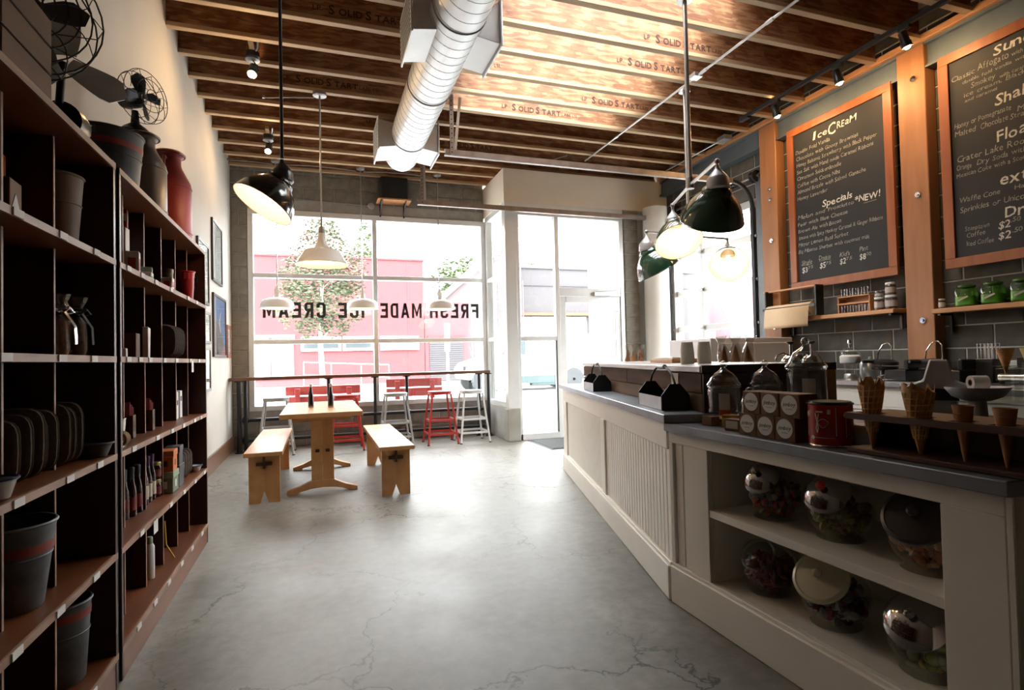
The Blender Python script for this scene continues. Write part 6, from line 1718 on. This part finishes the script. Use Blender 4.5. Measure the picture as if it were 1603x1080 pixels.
for k, x in enumerate((-2.1, -.75, .75, 2.2)): build('post', MB().cyl((x, 0, 0), (x, 0, 1.28-.08*k), .028, n=8), m_steel, rail, smooth=True)
for z in (1.28, .62): build('handrail', MB().tube([(-2.1, 0, z), (-.75, 0, z-.08), (.75, 0, z-.16), (2.2, 0, z-.24)], .028, 6), m_steel, rail, smooth=True)
t = thing('gabled_building', 'pale pink gabled building with a grey roller shutter next to the red building', 'building', (5.85, 32.2, -.02))
build('wall', MB().prism([(0, 0), (6.05, 0), (6.05, 8.4), (5.6, 8.6), (3.5, 6.65), (1.1, 4.75), (0, 4.0)], 'y', .02, 9), mat('pale_pink_siding', (.12, .088, .09), .8), t)
build('lower_wall', MB().box(.0, 2.75, -.06, .02, 0, 4.6), m_redwall2, t)
build('roof_edge', MB().bar((.2, -.1, 4.05), (5.7, -.1, 8.75), .3, .16), mat('grey_roof_edge', (.08, .088, .095), .7), t)
sh = MB()
for k in range(20): sh.box(.25, 2.25, -.13, -.06, .05+.123*k, .05+.123*k+.105)
o = build('shutter_slats', sh, m_shut, t); o['kind'] = 'stuff'
build('shutter_lintel', MB().box(.15, 2.35, -.16, -.06, 2.52, 2.66), m_redwall, t)
build('grey_door_panel', MB().box(2.95, 4.5, -.05, .02, 0, 3.1), mat('pale_grey_panel', (.10, .10, .10), .7), t)
for k in range(9): build('siding_batten', MB().box(2.9+.4*k, 2.95+.4*k, -.03, .02, 3.2, 6.0 if k > 1 else 4.8), mat('siding_batten', (.13, .095, .10), .8) if k == 0 else bpy.data.materials['siding_batten'], t)
t = thing('grey_building', 'pale grey flat-roofed building with an orange band over its windows', 'building', (12.0, 34, -.02))
m_gr = mat('pale_grey_stucco', (.062, .057, .061), .8); m_orange_b = mat('orange_band', (.17, .06, .03), .7)
build('wall', MB().box(0, 14, 0, 10, 0, 7.08), m_gr, t)
build('coping', MB().box(-.05, 14.05, -.08, 10, 7.08, 7.2), mat('grey_coping', (.06, .06, .065), .7), t)
build('ledge', MB().box(0, 14, -.05, 0, 5.95, 6.02), m_shut, t)
build('orange_canopy', MB().box(.2, 6.0, -.30, 0, 3.98, 4.16), m_orange_b, t)
build('orange_sill', MB().box(.2, 6.0, -.08, 0, 2.14, 2.45), m_orange_b, t)
for k in range(6): owin(t, .35+.80*k, 1.12+.80*k, 2.72, 3.9, 0, 1, m_ofr, mat('sky_window_pane', (.22, .25, .28), .05) if k == 0 else bpy.data.materials['sky_window_pane'], .06)
build('door_surround', MB().box(5.4, 5.7, -.1, 0, 0, 3.9), m_orange_b, t)
t = thing('pink_building', 'pale pink building down the side street beyond the garage door', 'building', (30, 36, -.1))
build('wall', MB().box(0, 8, -9, 12, 0, 6.6), mat('faded_pink_stucco', (.20, .125, .14), .85), t)
build('coping', MB().box(-.1, 8, -9.05, 12.05, 6.6, 6.8), m_ofr, t)
for k in range(4):
    w = build('window', MB().box(-.06, 0, -8+4.4*k, -5.4+4.4*k, 1.2, 3.1), m_ofr, t)
    build('pane', MB().box(-.08, -.06, -7.85+4.4*k, -5.55+4.4*k, 1.35, 2.95), bpy.data.materials['sky_window_pane'], w)

# trees
m_leaf = mat('autumn_leaf', (.095, .115, .065), .9, var=.25, scale=2); m_leaf2 = mat('reddish_leaf', (.14, .085, .06), .9, var=.2, scale=2)
m_leaf3 = mat('green_leaf', (.085, .12, .045), .6, var=.3, scale=2); m_bark = mat('pale_bark', (.34, .31, .26), .85, var=.25, scale=10)
def foliage(blobs, n, size, seed):
    rnd = random.Random(seed); mb = MB()
    tot = sum(b[3]**2 for b in blobs)
    for (bx, by, bz, br) in blobs:
        for _ in range(int(n*br**2/tot)):
            d = Vector((rnd.gauss(0, 1), rnd.gauss(0, 1), rnd.gauss(0, 1))).normalized()*br*rnd.uniform(.35, 1)**.5
            c = Vector((bx, by, bz)) + d
            M = Matrix.Translation(c) @ Matrix.Rotation(rnd.uniform(0, 6.3), 4, 'Z') @ Matrix.Rotation(rnd.uniform(-1.2, 1.2), 4, 'X')
            s = size*rnd.uniform(.6, 1.3)
            mb.add([(-s, 0, 0), (0, -s*.55, s*.1), (s, 0, 0), (0, s*.55, s*.1)], [(0, 1, 2, 3)], M)
    return mb
t = thing('street_tree', 'young street tree with thin green and rust leaves outside the window', 'tree', (.08, 14.0, -.02))
build('trunk', MB().tube([(0, 0, 0), (.02, 0, .8), (-.02, .02, 1.7), (.03, 0, 2.6), (0, 0, 3.6)], [.085, .07, .06, .045, .02], 10), m_bark, t, smooth=True)
br_ = MB()
rnd = random.Random(5)
for k in range(9):
    z = 1.8+.22*k; a = k*2.4
    br_.tube([(0, 0, z), (.35*math.cos(a), .35*math.sin(a), z+.35), (.75*math.cos(a), .75*math.sin(a), z+.75)], [.022, .015, .006], 6)
build('branches', br_, m_bark, t, smooth=True)
o = build('green_foliage', foliage([(-.45, 0, 2.55, .62), (.50, .1, 2.6, .62), (0, -.2, 3.1, .75), (-.45, .1, 3.3, .55), (.5, 0, 3.4, .6), (.05, .1, 4.0, .60), (.1, 0, 4.5, .35), (-.2, 0, 2.05, .35), (.3, 0, 2.1, .35)], 6500, .048, 3), m_leaf, t); o['kind'] = 'stuff'
o = build('rust_foliage', foliage([(.5, 0, 3.6, .62), (0, 0, 4.3, .5), (-.6, 0, 3.0, .4), (.7, .1, 3.1, .4), (-.2, 0, 3.8, .55)], 1500, .045, 4), m_leaf2, t); o['kind'] = 'stuff'
def far_tree(label, loc, blobs, n, size, trunk_h):
    t = thing('background_tree', label, 'tree', loc)
    build('trunk', MB().tube([(0, 0, 0), (.1, 0, trunk_h*.6), (0, 0, trunk_h)], [.3, .22, .1], 8), m_bark, t, smooth=True)
    o = build('foliage', foliage(blobs, n, size, 9), m_leaf3, t); o['kind'] = 'stuff'
far_tree('green tree showing above the gabled building', (12.6, 50, 0), [(-.5, 0, 9.2, 1.5), (1.0, 0, 9.6, 1.4), (-1.6, 0, 8.4, 1.3), (2.2, 0, 8.6, 1.2), (0, 0, 7.6, 1.8)], 1500, .22, 8)
far_tree('green tree showing above the grey building', (19.0, 50, 0), [(0, 0, 9.0, 1.5), (1.3, 0, 8.6, 1.3), (-1.4, 0, 8.5, 1.2), (0, 0, 7.4, 1.8)], 1200, .22, 8)
t = thing('conifer_tree', 'distant dark conifer behind a power pole above the red building', 'tree', (4.75, 60, 0))
build('trunk', MB().cyl((0, 0, 0), (0, 0, 15), .3, .05, 8), m_bark, t, smooth=True)
o = build('foliage', foliage([(0, 0, 15.3, .5), (0, 0, 14.5, .9), (.2, 0, 13.5, 1.2), (-.2, 0, 12.4, 1.4), (0, 0, 11, 1.7)], 1100, .22, 6), m_leaf3, t); o['kind'] = 'stuff'
t = thing('street_pole', 'distant wooden power pole with a crossarm by the conifer', 'pole', (4.3, 57, 0))
build('mast', MB().cyl((0, 0, 0), (0, 0, 14.2), .14, .10, 8), m_bark, t, smooth=True)
build('crossarm', MB().box(-1.7, 1.7, -.06, .06, 13.0, 13.16), m_bark, t)
t = thing('sign_pole', 'slim white pole at the kerb in front of the roller shutter', 'pole', (3.12, 14.0, -.12))
build('tube', MB().cyl((0, 0, 0), (0, 0, 1.95), .035, n=10), m_ofr, t, smooth=True)
build('top_sleeve', MB().cyl((0, 0, 1.55), (0, 0, 2.25), .07, n=10), m_ofr, t, smooth=True)

# red benches right outside the glass
m_rb = mat('red_bench_paint', (.26, .022, .020), .5)
def pbench(label, loc, L, zt):
    t = thing('red_bench', label, 'bench', loc, 0, 'red benches outside the window')
    for (z, y) in ((zt-.06, .17), (zt-.22, .15)): build('back_slat', MB().box(-L/2, L/2, y-.015, y+.015, z-.07, z+.07), m_rb, t, bevel=.004)
    for k in range(3): build('seat_slat', MB().box(-L/2, L/2, -.24+.125*k, -.13+.125*k, .42, .45), m_rb, t, bevel=.004)
    for s in (-1, 1):
        x = s*(L/2-.18)
        build('leg', MB().box(x-.04, x+.04, -.22, -.15, 0, .42).box(x-.04, x+.04, .10, .135, 0, zt-.02).box(x-.03, x+.03, -.2, .1, .38, .42), m_rb, t, bevel=.004)
    return t
pbench('red slatted bench outside the glass behind the trestle table', (.08, 9.42, -.01), 1.15, .83)
pbench('red slatted bench outside the glass behind the grey and red stools', (1.55, 9.42, -.01), .95, .90)

# vehicles
m_carw = mat('white_car_paint', (.70, .71, .72), .25, coat=.5); m_carg = mat('car_glass', (.02, .035, .04), .06); m_tyre = mat('tyre_rubber', (.03, .033, .036), .8); m_rim = mat('wheel_rim', (.45, .46, .48), .35, .7)
def wheel(t, x, y, r, w=.2):
    M = Matrix.Translation((x, y, r)) @ Matrix.Rotation(PI/2, 4, 'X')
    a = build('wheel', MB().lathe([(r*.62, -w/2), (r*.95, -w/2), (r, -w*.35), (r, w*.35), (r*.95, w/2), (r*.62, w/2)], 28, M), m_tyre, t, smooth=True)
    build('rim', MB().lathe([(r*.62, .0), (r*.62, w*.5), (r*.5, w*.42), (r*.15, w*.50), (.001, w*.5)], 24, M, cap=False), m_rim, a, smooth=True)
def car(label, name, cat, loc, prof, win, W, wheels, r, extra=None):
    t = thing(name, label, cat, loc)
    build('body', MB().prism(prof, 'y', -W/2, W/2), m_carw, t, bevel=.05, smooth=True)
    for i, p in enumerate(win):
        build('side_window', MB().prism(p, 'y', -W/2-.012, -W/2+.01), m_carg, t)
    for x in wheels:
        for s in (-1, 1): wheel(t, x, s*(W/2-.08), r)
        build('wheel_arch', MB().prism([((r+.07)*math.cos(PI*k/12)+x, r+(r+.07)*math.sin(PI*k/12)) for k in range(13)], 'y', -W/2-.008, -W/2+.02), m_tyre, t)
    return t
t = car('long white van parked across the street beyond the entrance glass', 'parked_van', 'van', (9.0, 22.0, -.10),
    [(-3.55, .50), (-3.62, .95), (-3.40, 1.18), (-2.55, 1.40), (-1.85, 2.10), (-1.30, 2.25), (3.4, 2.25), (3.4, .60)],
    [[(-2.2, 1.45), (-1.75, 2.0), (-1.15, 2.05), (-1.15, 1.45)]], 2.1, (-2.95, .95), .40)
build('side_skirt', MB().box(-1.5, .45, -1.06, -1.045, .30, .60), mat('teal_skirt', (.03, .05, .05), .6), t)
build('fuel_tank', MB().box(-.9, .2, -1.04, -.7, .18, .55), bpy.data.materials['teal_skirt'], t, bevel=.04)
build('headlamp', MB().box(-3.63, -3.45, -1.0, -.6, .85, 1.05), m_carg, t, bevel=.02)
build('side_mirror', MB().box(-1.75, -1.5, -1.32, -1.07, 1.5, 1.75), m_carg, t, bevel=.03)
